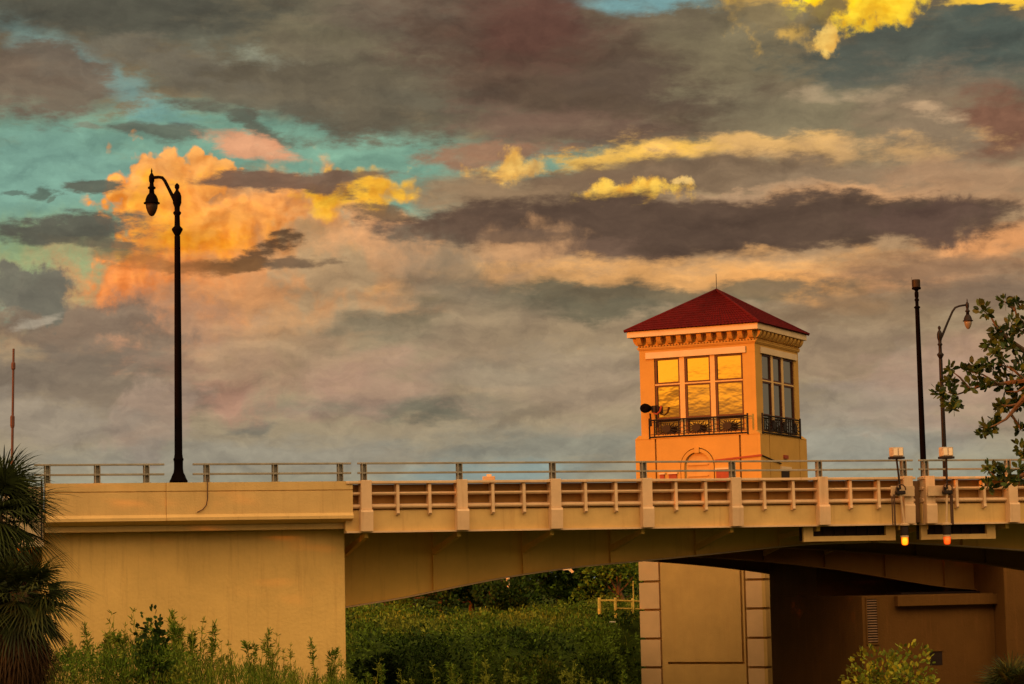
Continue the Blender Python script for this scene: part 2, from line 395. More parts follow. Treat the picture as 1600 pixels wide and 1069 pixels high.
# ------------------------------------------------------------------ materials
def mat(name, base, rough=.7, var=.12, scale=1.5, bump=.15, bscale=30, metal=0.0, spec=.5, streak=0.0, streakcol=(.18, .09, .03), island=0.0, transl=0.0):
    mt = bpy.data.materials.new(name); mt.use_nodes = True
    t = mt.node_tree; ns = t.nodes; lk = t.links
    b = ns['Principled BSDF']; b.inputs['Roughness'].default_value = rough
    b.inputs['Metallic'].default_value = metal; b.inputs['Specular IOR Level'].default_value = spec
    tcn = ns.new('ShaderNodeTexCoord')
    no = ns.new('ShaderNodeTexNoise'); no.inputs['Scale'].default_value = scale; no.inputs['Detail'].default_value = 7; no.inputs['Roughness'].default_value = .62
    lk.new(tcn.outputs['Object'], no.inputs['Vector'])
    r = ns.new('ShaderNodeValToRGB')
    r.color_ramp.elements[0].position = .3; r.color_ramp.elements[1].position = .7
    r.color_ramp.elements[0].color = (*[c*(1-var) for c in base], 1)
    r.color_ramp.elements[1].color = (*[min(1, c*(1+var)) for c in base], 1)
    if island:
        g = ns.new('ShaderNodeNewGeometry'); ma = ns.new('ShaderNodeMath'); ma.operation = 'MULTIPLY_ADD'
        lk.new(g.outputs['Random Per Island'], ma.inputs[0]); ma.inputs[1].default_value = island; ma.inputs[2].default_value = -.5*island
        mb = ns.new('ShaderNodeMath'); mb.operation = 'ADD'; lk.new(no.outputs['Fac'], mb.inputs[0]); lk.new(ma.outputs[0], mb.inputs[1])
        lk.new(mb.outputs[0], r.inputs[0])
    else: lk.new(no.outputs['Fac'], r.inputs[0])
    out = r.outputs[0]
    if streak:
        mp = ns.new('ShaderNodeMapping'); mp.inputs['Scale'].default_value = (2.6, 2.6, .16)
        lk.new(tcn.outputs['Object'], mp.inputs[0])
        n2 = ns.new('ShaderNodeTexNoise'); n2.inputs['Scale'].default_value = 1.6; n2.inputs['Detail'].default_value = 8; n2.inputs['Roughness'].default_value = .7
        lk.new(mp.outputs[0], n2.inputs['Vector'])
        mr = ns.new('ShaderNodeMapRange'); mr.inputs[1].default_value = .54; mr.inputs[2].default_value = .78; mr.inputs[4].default_value = streak
        lk.new(n2.outputs['Fac'], mr.inputs[0])
        mx = ns.new('ShaderNodeMix'); mx.data_type = 'RGBA'
        lk.new(mr.outputs[0], mx.inputs[0]); lk.new(out, mx.inputs[6]); mx.inputs[7].default_value = (*streakcol, 1)
        out = mx.outputs[2]
    lk.new(out, b.inputs['Base Color'])
    if bump:
        n3 = ns.new('ShaderNodeTexNoise'); n3.inputs['Scale'].default_value = bscale; n3.inputs['Detail'].default_value = 4
        lk.new(tcn.outputs['Object'], n3.inputs['Vector'])
        bp = ns.new('ShaderNodeBump'); bp.inputs['Strength'].default_value = bump; bp.inputs['Distance'].default_value = .05
        lk.new(n3.outputs['Fac'], bp.inputs['Height']); lk.new(bp.outputs[0], b.inputs['Normal'])
    if transl:
        tr = ns.new('ShaderNodeBsdfTranslucent'); lk.new(out, tr.inputs[0])
        ms = ns.new('ShaderNodeMixShader'); ms.inputs[0].default_value = transl
        lk.new(b.outputs[0], ms.inputs[1]); lk.new(tr.outputs[0], ms.inputs[2]); lk.new(ms.outputs[0], ns['Material Output'].inputs[0])
    return mt
def emis(name, c, s):
    mt = bpy.data.materials.new(name); mt.use_nodes = True; b = mt.node_tree.nodes['Principled BSDF']
    b.inputs['Base Color'].default_value = (c[0]*.5, c[1]*.5, c[2]*.5, 1)
    t = mt.node_tree; lw = t.nodes.new('ShaderNodeLayerWeight'); lw.inputs[0].default_value = .35
    r = t.nodes.new('ShaderNodeValToRGB'); r.color_ramp.elements[0].color = (*c, 1); r.color_ramp.elements[1].color = (.6, .02, .0, 1)
    r.color_ramp.elements[0].position = .12; r.color_ramp.elements[1].position = .5
    t.links.new(lw.outputs['Facing'], r.inputs[0]); t.links.new(r.outputs[0], b.inputs['Emission Color'])
    b.inputs['Emission Strength'].default_value = s; b.inputs['Roughness'].default_value = .3
    return mt
def glass(name, tint, rough, wav):
    mt = bpy.data.materials.new(name); mt.use_nodes = True; t = mt.node_tree; b = t.nodes['Principled BSDF']
    b.inputs['Base Color'].default_value = (*tint, 1); b.inputs['Roughness'].default_value = rough
    b.inputs['Metallic'].default_value = .0; b.inputs['Specular IOR Level'].default_value = 1.0; b.inputs['IOR'].default_value = 2.1
    tcn = t.nodes.new('ShaderNodeTexCoord'); mp = t.nodes.new('ShaderNodeMapping'); mp.inputs['Scale'].default_value = (.55, .55, 1.0)
    n3 = t.nodes.new('ShaderNodeTexNoise'); n3.inputs['Scale'].default_value = 1.1; n3.inputs['Detail'].default_value = 3
    bp = t.nodes.new('ShaderNodeBump'); bp.inputs['Strength'].default_value = 1.0; bp.inputs['Distance'].default_value = wav
    t.links.new(tcn.outputs['Object'], mp.inputs[0]); t.links.new(mp.outputs[0], n3.inputs['Vector'])
    t.links.new(n3.outputs['Fac'], bp.inputs['Height']); t.links.new(bp.outputs[0], b.inputs['Normal'])
    return mt
MT = dict(
 wall=mat('beige_concrete_paint', (.74, .50, .17), .85, .13, .5, .35, 9, spec=.2, streak=.45, streakcol=(.36, .17, .05)),
 parapet=mat('tan_concrete_paint', (.62, .42, .17), .8, .10, 1.1, .2, 18, spec=.25, streak=.45, streakcol=(.36, .20, .07)),
 steel=mat('cream_steel_paint', (.68, .47, .28), .5, .12, 1.3, .08, 12, spec=.3, streak=.5, streakcol=(.32, .13, .04)),
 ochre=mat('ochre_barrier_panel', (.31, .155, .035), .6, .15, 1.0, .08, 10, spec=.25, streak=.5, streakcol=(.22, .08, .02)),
 girder_shade=mat('shade_darkened_girder_paint', (.30, .15, .035), .7, .12, .6, .1, 10, spec=.2, streak=.5, streakcol=(.2, .08, .02)),  # girder paint darkened to carry the shade under the decks
 quoin=mat('pale_quoin_stucco', (.64, .42, .22), .85, .08, .8, .2, 16, spec=.15),
 panel=mat('cream_steel_panel', (.62, .42, .16), .6, .12, 1.0, .08, 10, spec=.3, streak=.4, streakcol=(.30, .12, .03)),
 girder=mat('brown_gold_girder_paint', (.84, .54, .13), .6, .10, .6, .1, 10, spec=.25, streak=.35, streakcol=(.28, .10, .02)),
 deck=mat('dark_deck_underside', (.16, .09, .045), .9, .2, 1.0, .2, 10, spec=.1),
 alu=mat('weathered_aluminium', (.30, .28, .24), .6, .2, 3, .05, 30, metal=.2, spec=.3),
 black=mat('black_lamp_paint', (.003, .0015, .0015), .7, .2, 4, .05, 30, spec=.03),
 darkred=mat('dark_bronze_pole_paint', (.010, .0035, .003), .6, .2, 4, .05, 30, spec=.3),
 stucco=mat('orange_stucco', (.52, .31, .080), .85, .08, .8, .25, 16, spec=.15, streak=.2, streakcol=(.45, .22, .05)),
 stucco_low=mat('tan_stucco', (.54, .34, .115), .85, .10, .8, .25, 16, spec=.15, streak=.3, streakcol=(.40, .18, .05)),
 trim=mat('pale_trim', (.66, .52, .34), .7, .08, 1.2, .1, 16, spec=.2),
 mull=mat('tan_mullion', (.62, .42, .18), .6, .08, 2, .05, 16, spec=.2),
 frame=mat('dark_bronze_frame', (.07, .018, .012), .5, .2, 4, .02, 30, spec=.3),
 iron=mat('wrought_iron', (.014, .007, .006), .6, .2, 6, .05, 30, spec=.3),
 roof=mat('red_tile_roof', (.085, .003, .005), .75, .3, 3.0, .3, 12, spec=.15),
 opening=mat('dark_opening', (.02, .008, .005), .9, .2, 3, 0),
 redbox=mat('rust_red_metal', (.30, .05, .02), .7, .2, 3, .1, 20),
 louver=mat('louver_slat', (.20, .11, .05), .7, .2, 3, .1, 20),
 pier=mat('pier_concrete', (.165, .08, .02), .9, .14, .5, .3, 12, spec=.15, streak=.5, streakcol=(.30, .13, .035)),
 glassW=glass('reflective_window_glass', (.06, .025, .008), .04, .007),
 glassR=glass('dark_window_glass', (.03, .03, .018), .05, .01),
 globe=mat('frosted_lamp_globe', (.22, .17, .12), .3, .1, 5, 0, spec=.6),
 box=mat('weathered_grey_box', (.40, .36, .30), .5, .25, 9, .1, 30),
 plate=mat('galvanised_plate', (.55, .38, .22), .5, .15, 4, .05, 30, metal=.1),
 cable=mat('dark_cable', (.09, .04, .02), .7, .2, 6, 0),
 wood=mat('yellow_timber', (.80, .58, .12), .8, .2, 4, .3, 20),
 bark=mat('grey_brown_bark', (.11, .065, .035), .9, .3, 8, .5, 25),
 amber=emis('amber_lens', (1.0, .42, .01), 1.5), red=emis('red_lens', (1.0, .13, .01), 1.1),
 leaf_dark=mat('dark_leaf', (.030, .064, .008), .6, .5, 3, 0, island=.9, transl=.25, spec=.15),
 leaf_mid=mat('mid_green_leaf', (.105, .175, .016), .6, .45, 3, 0, island=.9, transl=.3, spec=.15),
 leaf_olive=mat('olive_leaf', (.21, .24, .03), .6, .5, 2, 0, island=.9, transl=.3, spec=.15),
 leaf_lime=mat('yellow_green_leaf', (.17, .23, .025), .6, .5, 3, 0, island=.9, transl=.35, spec=.2),
 leaf_fig=mat('leathery_dark_leaf', (.045, .075, .016), .5, .5, 3, 0, island=1.0, transl=.15, spec=.3),
 palm=mat('palm_green_leaf', (.035, .050, .012), .55, .45, 3, 0, island=.9, transl=.2, spec=.25),
 palm_dead=mat('dead_palm_leaf', (.050, .028, .012), .8, .4, 3, 0, island=.9, transl=.2, spec=.1),
 grass=mat('weedy_ground', (.035, .058, .009), .95, .5, .6, .6, 6, spec=.05),
 water=mat('canal_water', (.03, .035, .02), .12, .2, 1, .2, 2),
 asphalt=mat('asphalt', (.05, .045, .04), .9, .2, 3, .2, 30),
 white=mat('weathered_white', (.75, .70, .55), .6, .1, 5, 0),
)

# ------------------------------------------------------------------ mesh helper
class MB:
    def __init__(s): s.v = []; s.f = []
    def add(s, vs, fs):
        o = len(s.v); s.v += [tuple(v) for v in vs]; s.f += [tuple(i+o for i in f) for f in fs]; return s
    def box(s, x0, x1, y0, y1, z0, z1):
        vs = [(x, y, z) for x in (x0, x1) for y in (y0, y1) for z in (z0, z1)]
        return s.add(vs, [(0, 1, 3, 2), (4, 6, 7, 5), (0, 4, 5, 1), (2, 3, 7, 6), (0, 2, 6, 4), (1, 5, 7, 3)])
    def prism(s, poly, axis, a, b):       # poly in the two remaining axes, extruded along axis
        n = len(poly)
        def P(p, t):
            if axis == 'x': return (t, p[0], p[1])
            if axis == 'y': return (p[0], t, p[1])
            return (p[0], p[1], t)
        vs = [P(p, a) for p in poly] + [P(p, b) for p in poly]
        fs = [tuple(range(n))[::-1], tuple(range(n, 2*n))] + [(i, (i+1) % n, (i+1) % n+n, i+n) for i in range(n)]
        return s.add(vs, fs)
    def tube(s, pts, rs, k=10, caps=True):
        pts = [Vector(p) for p in pts]
        if not isinstance(rs, (list, tuple)): rs = [rs]*len(pts)
        ref = None; base = len(s.v)
        for i, p in enumerate(pts):
            d = (pts[min(i+1, len(pts)-1)]-pts[max(i-1, 0)]).normalized()
            if ref is None:
                ref = Vector((0, 0, 1)) if abs(d.z) < .9 else Vector((1, 0, 0))
            a = d.cross(ref)
            if a.length < 1e-4: a = d.cross(Vector((0, 1, 0)))
            a.normalize(); b = d.cross(a).normalized(); ref = b.cross(d) if False else ref
            for j in range(k):
                t = 2*math.pi*j/k; s.v.append(tuple(p + a*(rs[i]*math.cos(t)) + b*(rs[i]*math.sin(t))))
        for i in range(len(pts)-1):
            for j in range(k):
                q = base+i*k; s.f.append((q+j, q+(j+1) % k, q+k+(j+1) % k, q+k+j))
        if caps:
            s.f.append(tuple(base+j for j in range(k))[::-1]); q = base+(len(pts)-1)*k; s.f.append(tuple(q+j for j in range(k)))
        return s
    def lathe(s, prof, cx=0, cy=0, k=16):   # prof: (r, z)
        base = len(s.v)
        for r, z in prof:
            for j in range(k):
                t = 2*math.pi*j/k; s.v.append((cx+r*math.cos(t), cy+r*math.sin(t), z))
        for i in range(len(prof)-1):
            for j in range(k):
                q = base+i*k; s.f.append((q+j, q+(j+1) % k, q+k+(j+1) % k, q+k+j))
        s.f.append(tuple(base+j for j in range(k))[::-1]); q = base+(len(prof)-1)*k; s.f.append(tuple(q+j for j in range(k)))
        return s
    def leaf(s, p, d, w, ln, side):        # a six-point leaf from p along d
        d = d.normalized(); sd_ = side - d*side.dot(d)
        if sd_.length < 1e-4: sd_ = d.orthogonal()
        sd_.normalize(); up = d.cross(sd_)
        b = len(s.v)
        for q in (p, p+d*ln*.4+sd_*w*.5-up*w*.08, p+d*ln*.8+sd_*w*.36-up*w*.1, p+d*ln, p+d*ln*.8-sd_*w*.36-up*w*.1, p+d*ln*.4-sd_*w*.5-up*w*.08):
            s.v.append(tuple(q))
        s.f.append((b, b+1, b+2, b+3, b+4, b+5)); return s
    def build(s, name, mt, parent=None, smooth=False, bevel=0):
        me = bpy.data.meshes.new(name); me.from_pydata(s.v, [], s.f); me.update()
        me.materials.append(MT[mt] if isinstance(mt, str) else mt)
        if smooth: me.polygons.foreach_set('use_smooth', [True]*len(me.polygons))
        o = bpy.data.objects.new(name, me); COL.objects.link(o)
        if parent is not None: o.parent = parent
        if bevel:
            b = o.modifiers.new('bevel', 'BEVEL'); b.width = bevel; b.segments = 2; b.limit_method = 'ANGLE'
        return o
def tag(o, label=None, cat=None, group=None, kind=None):
    if label: o['label'] = label
    if cat: o['category'] = cat
    if group: o['group'] = group
    if kind: o['kind'] = kind
    return o
def thing(name, label, cat, loc=(0, 0, 0), rz=0, group=None):
    o = bpy.data.objects.new(name, None); COL.objects.link(o); o.empty_display_size = .3
    o.location = loc; o.rotation_euler = (0, 0, rz); return tag(o, label, cat, group)
def copy_tree(o, parent=None):
    c = o.copy(); COL.objects.link(c)
    if parent is not None: c.parent = parent
    for ch in [x for x in bpy.data.objects if x.parent == o]: copy_tree(ch, c)
    return c

# ------------------------------------------------------------------ bridge frame and terrain
A = rad(16.8)
O571 = at(571, 780, 67.7)
BO = (O571.x, O571.y, 0.0)
bu = Vector((math.cos(A), math.sin(A), 0)); bv = Vector((-math.sin(A), math.cos(A), 0))
def W(s, off, z=0.0):
    return Vector(BO) + bu*s + bv*off + Vector((0, 0, z))
def sstep(a, b, x):
    t = max(0, min(1, (x-a)/(b-a))); return t*t*(3-2*t)
def hills(x, y): return .25*math.sin(x*.31+y*.13)+.18*math.sin(x*.17-y*.41+1.3)
def ground_z(x, y):
    near = 3.3 - 2.3*sstep(12, 52, y) - 3.4*sstep(58, 72, y)
    far = 5.1*sstep(98, 134, y)*(1-sstep(.0571*y-2.4, .0571*y-1.1, x)*(1-sstep(.4, 4.5, y-125.4+max(0.0, x-6.8)*.51)))
    # unseen road embankment for the approach, raised left of the abutment to block low sun
    sx = (x-BO[0])*bu.x + (y-BO[1])*bu.y; oy = (x-BO[0])*bv.x + (y-BO[1])*bv.y
    emb = (1-sstep(-19, -11, sx))*sstep(-14, .5, oy)*(1-sstep(44, 60, oy))
    g0 = near + far + hills(x, y)*(.4 + .6*sstep(90, 120, y))
    return g0*(1-emb) + 6.95*emb
gm = MB()
xs = [-900, -500, -250, -120, -80] + [-60+2*i for i in range(19)] + [-22+1*i for i in range(57)] + [36, 40, 46, 52, 60] + [80, 120, 250, 500, 900]
ys = [-60, -30, -10] + [2*i for i in range(96)] + [200, 240, 320, 500, 900, 1600, 2600]
for y in ys:
    for x in xs: gm.v.append((x, y, ground_z(x, y)))
nx = len(xs)
for j in range(len(ys)-1):
    for i in range(nx-1):
        a = j*nx+i; gm.f.append((a, a+1, a+nx+1, a+nx))
tag(gm.build('ground', 'grass', smooth=True), 'weedy grass bank falling to the canal and rising beyond it', kind='structure')
wm = MB(); wm.add([(-300, 66, -1.85), (300, 66, -1.85), (300, 112, -1.85), (-300, 112, -1.85)], [(0, 1, 2, 3)])
tag(wm.build('water', 'water'), 'dark canal water below the bridge', kind='structure')

# ------------------------------------------------------------------ bridge frame: local x along the bridge, local y away from the viewer
JS, JE = 18.30, 18.58      # leaf joint

GPL = [(-1.5, 4.02), (0.16, 4.25), (1.8, 4.455), (3.5, 4.76), (5.6, 5.11), (7.8, 5.36), (10.0, 5.51), (12.3, 5.68), (14.6, 5.87), (16.0, 5.97), (18.30, 6.01)]
GPR = [(18.58, 6.01), (20.0, 5.95), (22.2, 5.79), (24.3, 5.62), (26.4, 5.40), (28.5, 5.12), (30.0, 4.87), (31.4, 4.61), (33.6, 4.24), (35.8, 4.04), (37.2, 4.0)]
def prof_z(P, s):
    for (a, za), (b, zb) in zip(P, P[1:]):
        if a <= s <= b: return za + (zb-za)*(s-a)/(b-a)
    return P[0][1] if s < P[0][0] else P[-1][1]
def dense(P, n=34):
    a, b = P[0][0], P[-1][0]
    out = []
    for i in range(n+1):
        s = a+(b-a)*i/n
        z = sum(prof_z(P, max(a, min(b, s+d)))*w for d, w in ((-.8, .2), (0, .6), (.8, .2)))
        out.append((s, z))
    return out

def girder(parent, off, P, stiff, gm_='girder'):
    D = dense(P)
    web = MB(); web.prism(D + [(P[-1][0], 6.58), (P[0][0], 6.58)], 'y', off, off+.05)
    g = web.build('girder', gm_, parent)
    fl = MB()                                   # bottom flange follows the haunch
    n = len(D)
    for i, (s, z) in enumerate(D):
        for y, dz_ in ((off-.22, -.045), (off+.27, -.045), (off+.27, 0), (off-.22, 0)): fl.v.append((s, y, z+dz_-.002))
    for i in range(n-1):
        a = i*4
        for j in range(4): fl.f.append((a+j, a+(j+1) % 4, a+4+(j+1) % 4, a+4+j))
    fl.f += [(0, 1, 2, 3), tuple((n-1)*4+j for j in (3, 2, 1, 0))]
    fl.build('flange', 'steel' if gm_ == 'girder' else gm_, g)
    for s in stiff:
        z = prof_z(P, s)
        st_ = MB().box(s-.02, s+.02, off-.17, off-.002, z+.01, 6.56); st_.build('stiffener', gm_, g)
    return g

def fascia(parent, s0, s1, posts, ribs, near=True):
    """edge beam, three rails and panels of a bascule leaf"""
    lo = MB().prism([(.10, 6.52), (.10, 7.12), (.16, 7.16), (.34, 7.16), (.34, 6.52)], 'x', s0, s1)
    lo.build('fascia_panel', 'panel', parent)
    MB().box(s0, s1, -.03, .38, 6.465, 6.517).build('bottom_flange', 'steel', parent)
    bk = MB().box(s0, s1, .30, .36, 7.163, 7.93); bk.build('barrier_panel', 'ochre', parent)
    MB().box(s0, s1, -.10, .36, 7.94, 8.02).build('top_rail', 'steel', parent, bevel=.012)
    MB().prism([(.03, 7.60), (.0, 7.64), (.0, 7.665), (.03, 7.69), (.297, 7.70), (.297, 7.60)], 'x', s0, s1).build('middle_rail', 'steel', parent)
    MB().prism([(.04, 7.20), (.0, 7.24), (.0, 7.285), (.03, 7.31), (.297, 7.35), (.297, 7.18)], 'x', s0, s1).build('lower_rail', 'steel', parent)
    for s in posts:
        p = MB()
        p.box(s-.165, s+.165, -.16, .297, 7.16, 8.045)
        p.prism([(-.20, 6.5), (-.235, 7.09), (-.205, 7.125), (-.205, 7.158), (.10, 7.158), (.10, 6.5)], 'x', s-.19, s+.19)
        p.build('edge_post', 'steel', parent, bevel=.012)
    for s in ribs:
        r = MB()
        r.prism([(-.055, 7.12), (-.075, 7.04), (-.02, 6.985), (.095, 7.0), (.095, 7.14), (.297, 7.165), (.297, 7.93), (-.045, 7.93)], 'x', s-.045, s+.045)
        r.build('rib', 'steel', parent)
def railing(root, s0, s1, posts, off=.15):
    for z in (8.565, 8.275):
        MB().box(s0, s1, off-.045, off+.045, z-.03, z+.03).build('rail', 'alu', root, bevel=.01)
    for s in posts:
        p = MB().box(s-.095, s+.095, off+.05, off+.09, 8.02, 8.60); p.box(s-.075, s-.055, off-.09, off+.049, 8.035, 8.58); p.box(s+.055, s+.075, off-.09, off+.049, 8.035, 8.58)
        p.box(s-.12, s+.12, off-.10, off+.12, 8.018, 8.034)
        p.build('post', 'alu', root)

LW = 16.6
def leaf(name, label, off0, s0, s1, P, gposts, posts, ribs, near=True):
    t = thing(name, label, 'drawbridge leaf', W(0, off0), A)
    MB().box(s0, s1, .38, LW-.38, 6.60, 7.05).build('deck', 'deck', t)
    fascia(t, s0, s1, posts, ribs)
    MB().box(s0, s1, LW-.36, LW, 6.5, 8.0).build('far_fascia', 'panel', t)
    gm_ = 'girder' if off0 == 0 else 'girder_shade'
    girder(t, 3.6, P, gposts, gm_); girder(t, LW-3.6, P, gposts, 'girder_shade')
    for s in gposts:
        b = MB()                                # floor beam and the knee brackets outside the girder
        zb = min(6.05, prof_z(P, s)+.9)
        if 6.6-zb > .15: b.box(s-.03, s+.03, 3.66, LW-3.66, max(zb, 5.7), 6.60)
        b.prism([(.36, 6.46), (.50, 6.46), (3.42, 6.02), (3.42, 5.80), (.36, 6.32)], 'x', s-.06, s+.06) if prof_z(P, s) < 5.72 else b.prism([(.36, 6.46), (.5, 6.46), (3.42, 6.3), (3.42, 6.12), (.36, 6.32)], 'x', s-.06, s+.06)
        b.box(s-.14, s+.14, .36, 3.42, 6.56, 6.598)
        b.build('bracket', 'girder', t)
    return t
lp = [0, 3, 6, 9, 12, 15, 18.0]; lr = [k+d for k in (0, 3, 6, 9, 12, 15) for d in (1.0, 2.0)]
rp = [18.79, 21.8, 24.8, 27.8, 30.8, 33.8, 36.6]; rr = [k+d for k in (18.8, 21.8, 24.8, 27.8, 30.8, 33.8) for d in (1.0, 2.0)]
leafA = leaf('bascule_leaf', 'near drawbridge leaf of cream steel curving up from the beige abutment', 0, -.60, JS, GPL, [0.1, 3, 6, 9, 12, 15, 17.9], lp, lr)
leafB = leaf('bascule_leaf', 'drawbridge leaf of cream steel right of the two hanging signal lights', 0, JE, 38.5, GPR, [18.85, 21.8, 24.8, 27.8, 30.8, 33.8, 36.9], rp, rr)
tw = 24.4
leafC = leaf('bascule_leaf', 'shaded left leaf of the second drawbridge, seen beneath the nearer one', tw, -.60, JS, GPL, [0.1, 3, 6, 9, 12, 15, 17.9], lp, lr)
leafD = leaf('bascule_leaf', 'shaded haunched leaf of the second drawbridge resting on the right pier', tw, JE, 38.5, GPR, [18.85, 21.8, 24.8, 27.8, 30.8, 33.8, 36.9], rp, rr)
# small joint cover between the leaves
MB().box(JS+.02, JE-.02, .22, .34, 6.55, 7.9).build('joint_plate', 'deck', leafA)
# inspection frames below the fascia at mid span
for par, (a, b), (wl, wr) in ((leafA, (14.45, 17.70), (.34, .34)), (leafB, (18.20+.42, 21.33), (.22, .32))):
    f = MB().box(a, a+wl, .30, .42, 5.98, 6.46); f.box(b-wr, b, .30, .42, 5.98, 6.46); f.box(a+wl, b-wr, .302, .418, 5.985, 6.15)
    g = f.build('inspection_frame', 'panel', par)
    q = MB()
    for i in range(7): q.box(a+wl+.1+i*(b-a-wl-wr-.2)/6-.02, a+wl+.1+i*(b-a-wl-wr-.2)/6+.02, .55, .59, 6.15, 6.46)
    q.box(a, b, .60, .64, 6.0, 6.46); q.build('recess_panel', 'opening', g)

# railings
r1 = thing('bridge_railing', 'short grey two-bar railing left of the tall black lamp', 'railing', W(0, 0), A)
railing(r1, -9.80, -6.03, [-9.42, -7.98, -6.55])
r2 = thing('bridge_railing', 'grey two-bar railing on the concrete parapet right of the black lamp', 'railing', W(0, 0), A)
railing(r2, -5.19, -.40, [-4.77, -2.72, -.73])
r3 = thing('bridge_railing', 'long grey two-bar railing on the left drawbridge leaf before the tower', 'railing', W(0, 0), A)
railing(r3, -.20, JS+.03, lp)
r4 = thing('bridge_railing', 'grey two-bar railing on the right drawbridge leaf behind the leaves', 'railing', W(0, 0), A)
railing(r4, JE-.03, 38.3, rp)

# ------------------------------------------------------------------ abutment
ab = thing('bridge_abutment', 'plain beige concrete abutment with overhanging parapet', 'bridge abutment', W(0, 0), A)
MB().box(-9.5, -.44, 1.0, 15.8, -2.5, 6.60).build('wall', 'wall', ab, bevel=.02)
MB().box(-9.48, -.37, .35, 16.2, 6.602, 6.78).build('corbel', 'parapet', ab, bevel=.015)
pp = [(.0, 7.08), (-.10, 6.99), (-.10, 6.90), (.30, 6.783), (.50, 6.783), (.50, 8.02), (-.0, 8.02), (.0, 7.775), (.035, 7.765), (.035, 7.745), (.0, 7.735)]
def par_seg(a, b, dy, dz0, dz1):
    mm = MB(); n = len(pp)
    def z(zz, e): return zz + (dz0 if e == 0 else dz1)*(1 if zz > 7.2 else 1)
    vs = [(a, y-dy if y < .2 else y, z(zz, 0)) for y, zz in pp] + [(b, y-dy if y < .2 else y, z(zz, 1)) for y, zz in pp]
    mm.add(vs, [tuple(range(n))[::-1], tuple(range(n, 2*n))] + [(i, (i+1) % n, (i+1) % n+n, i+n) for i in range(n)])
    return mm
par_seg(-9.48, -6.0, 0, -.0, -.0).build('parapet', 'parapet', ab)
par_seg(-5.995, -.40, .05, .0, .0).build('parapet', 'parapet', ab)
MB().box(-9.4, -.5, .8, 15.8, 6.79, 7.05).build('deck_slab', 'deck', ab)
# left return pier, partly behind the palm
rp_ = MB().box(-10.6, -9.52, .3, 1.4, 6.35, 7.95); rp_.box(-10.65, -9.51, .22, 1.5, 6.2, 6.348); rp_.build('return_block', 'trim', ab, bevel=.02)
MB().box(-30, -10.62, 1.6, 2.0, -2, 6.6).build('wing_wall', 'wall', ab)
cb_ = MB().tube([W(0, 0)*0+Vector(p) for p in ((-4.79, -.09, 8.12), (-4.79, -.09, 7.55), (-4.83, -.09, 7.35), (-4.93, -.09, 7.22), (-5.1, -.09, 7.14))], .016, 6)
cb_.build('drain_cable', 'cable', ab)

# ------------------------------------------------------------------ second bridge's approach, pier under the leaves
ab2 = thing('bridge_abutment', 'hidden left abutment of the second drawbridge behind the beige wall', 'bridge abutment', W(0, tw), A)
MB().box(-9.5, -.8, 1.0, 15.8, -2.5, 6.60).build('wall', 'wall', ab2); MB().box(-9.5, -.7, .0, 16.4, 6.602, 8.0).build('parapet', 'parapet', ab2)

pr_ = thing('bascule_pier', 'broad brown shaded concrete pier with a slatted vent under the bridge', 'bridge pier', W(0, 0), A)
PY = 26.2
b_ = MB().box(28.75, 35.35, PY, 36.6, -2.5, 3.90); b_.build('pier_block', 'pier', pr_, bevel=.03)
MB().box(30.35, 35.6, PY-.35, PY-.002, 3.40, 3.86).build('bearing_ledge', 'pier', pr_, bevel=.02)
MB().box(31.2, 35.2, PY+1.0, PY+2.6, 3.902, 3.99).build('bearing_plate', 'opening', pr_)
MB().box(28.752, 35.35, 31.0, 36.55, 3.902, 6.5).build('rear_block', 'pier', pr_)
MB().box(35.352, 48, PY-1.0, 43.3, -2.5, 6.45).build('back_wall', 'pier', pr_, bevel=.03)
lv = MB().box(28.92, 29.52, PY-.05, PY-.002, 1.72, 1.80); lv.box(28.92, 29.52, PY-.05, PY-.002, 3.76, 3.84)
lv.box(28.92, 28.97, PY-.05, PY-.002, 1.802, 3.758); lv.box(29.47, 29.52, PY-.05, PY-.002, 1.802, 3.758)
v_ = lv.build('vent', 'pier', pr_)
sl = MB()
for i in range(17):
    z = 1.84+i*.114; sl.prism([(PY-.035, z), (PY-.004, z+.05), (PY-.004, z+.065), (PY-.04, z+.012)], 'x', 28.972, 29.468)
sl.build('slat', 'louver', v_); MB().box(28.975, 29.465, PY-.0035, PY-.0015, 1.81, 3.75).build('recess', 'opening', v_)
MB().box(32.0, 32.62, PY-.012, PY-.002, .72, 1.34).build('window', 'opening', pr_)
MB().box(31.95, 32.67, PY-.05, PY-.002, 1.345, 1.42).build('window_hood', 'pier', pr_)

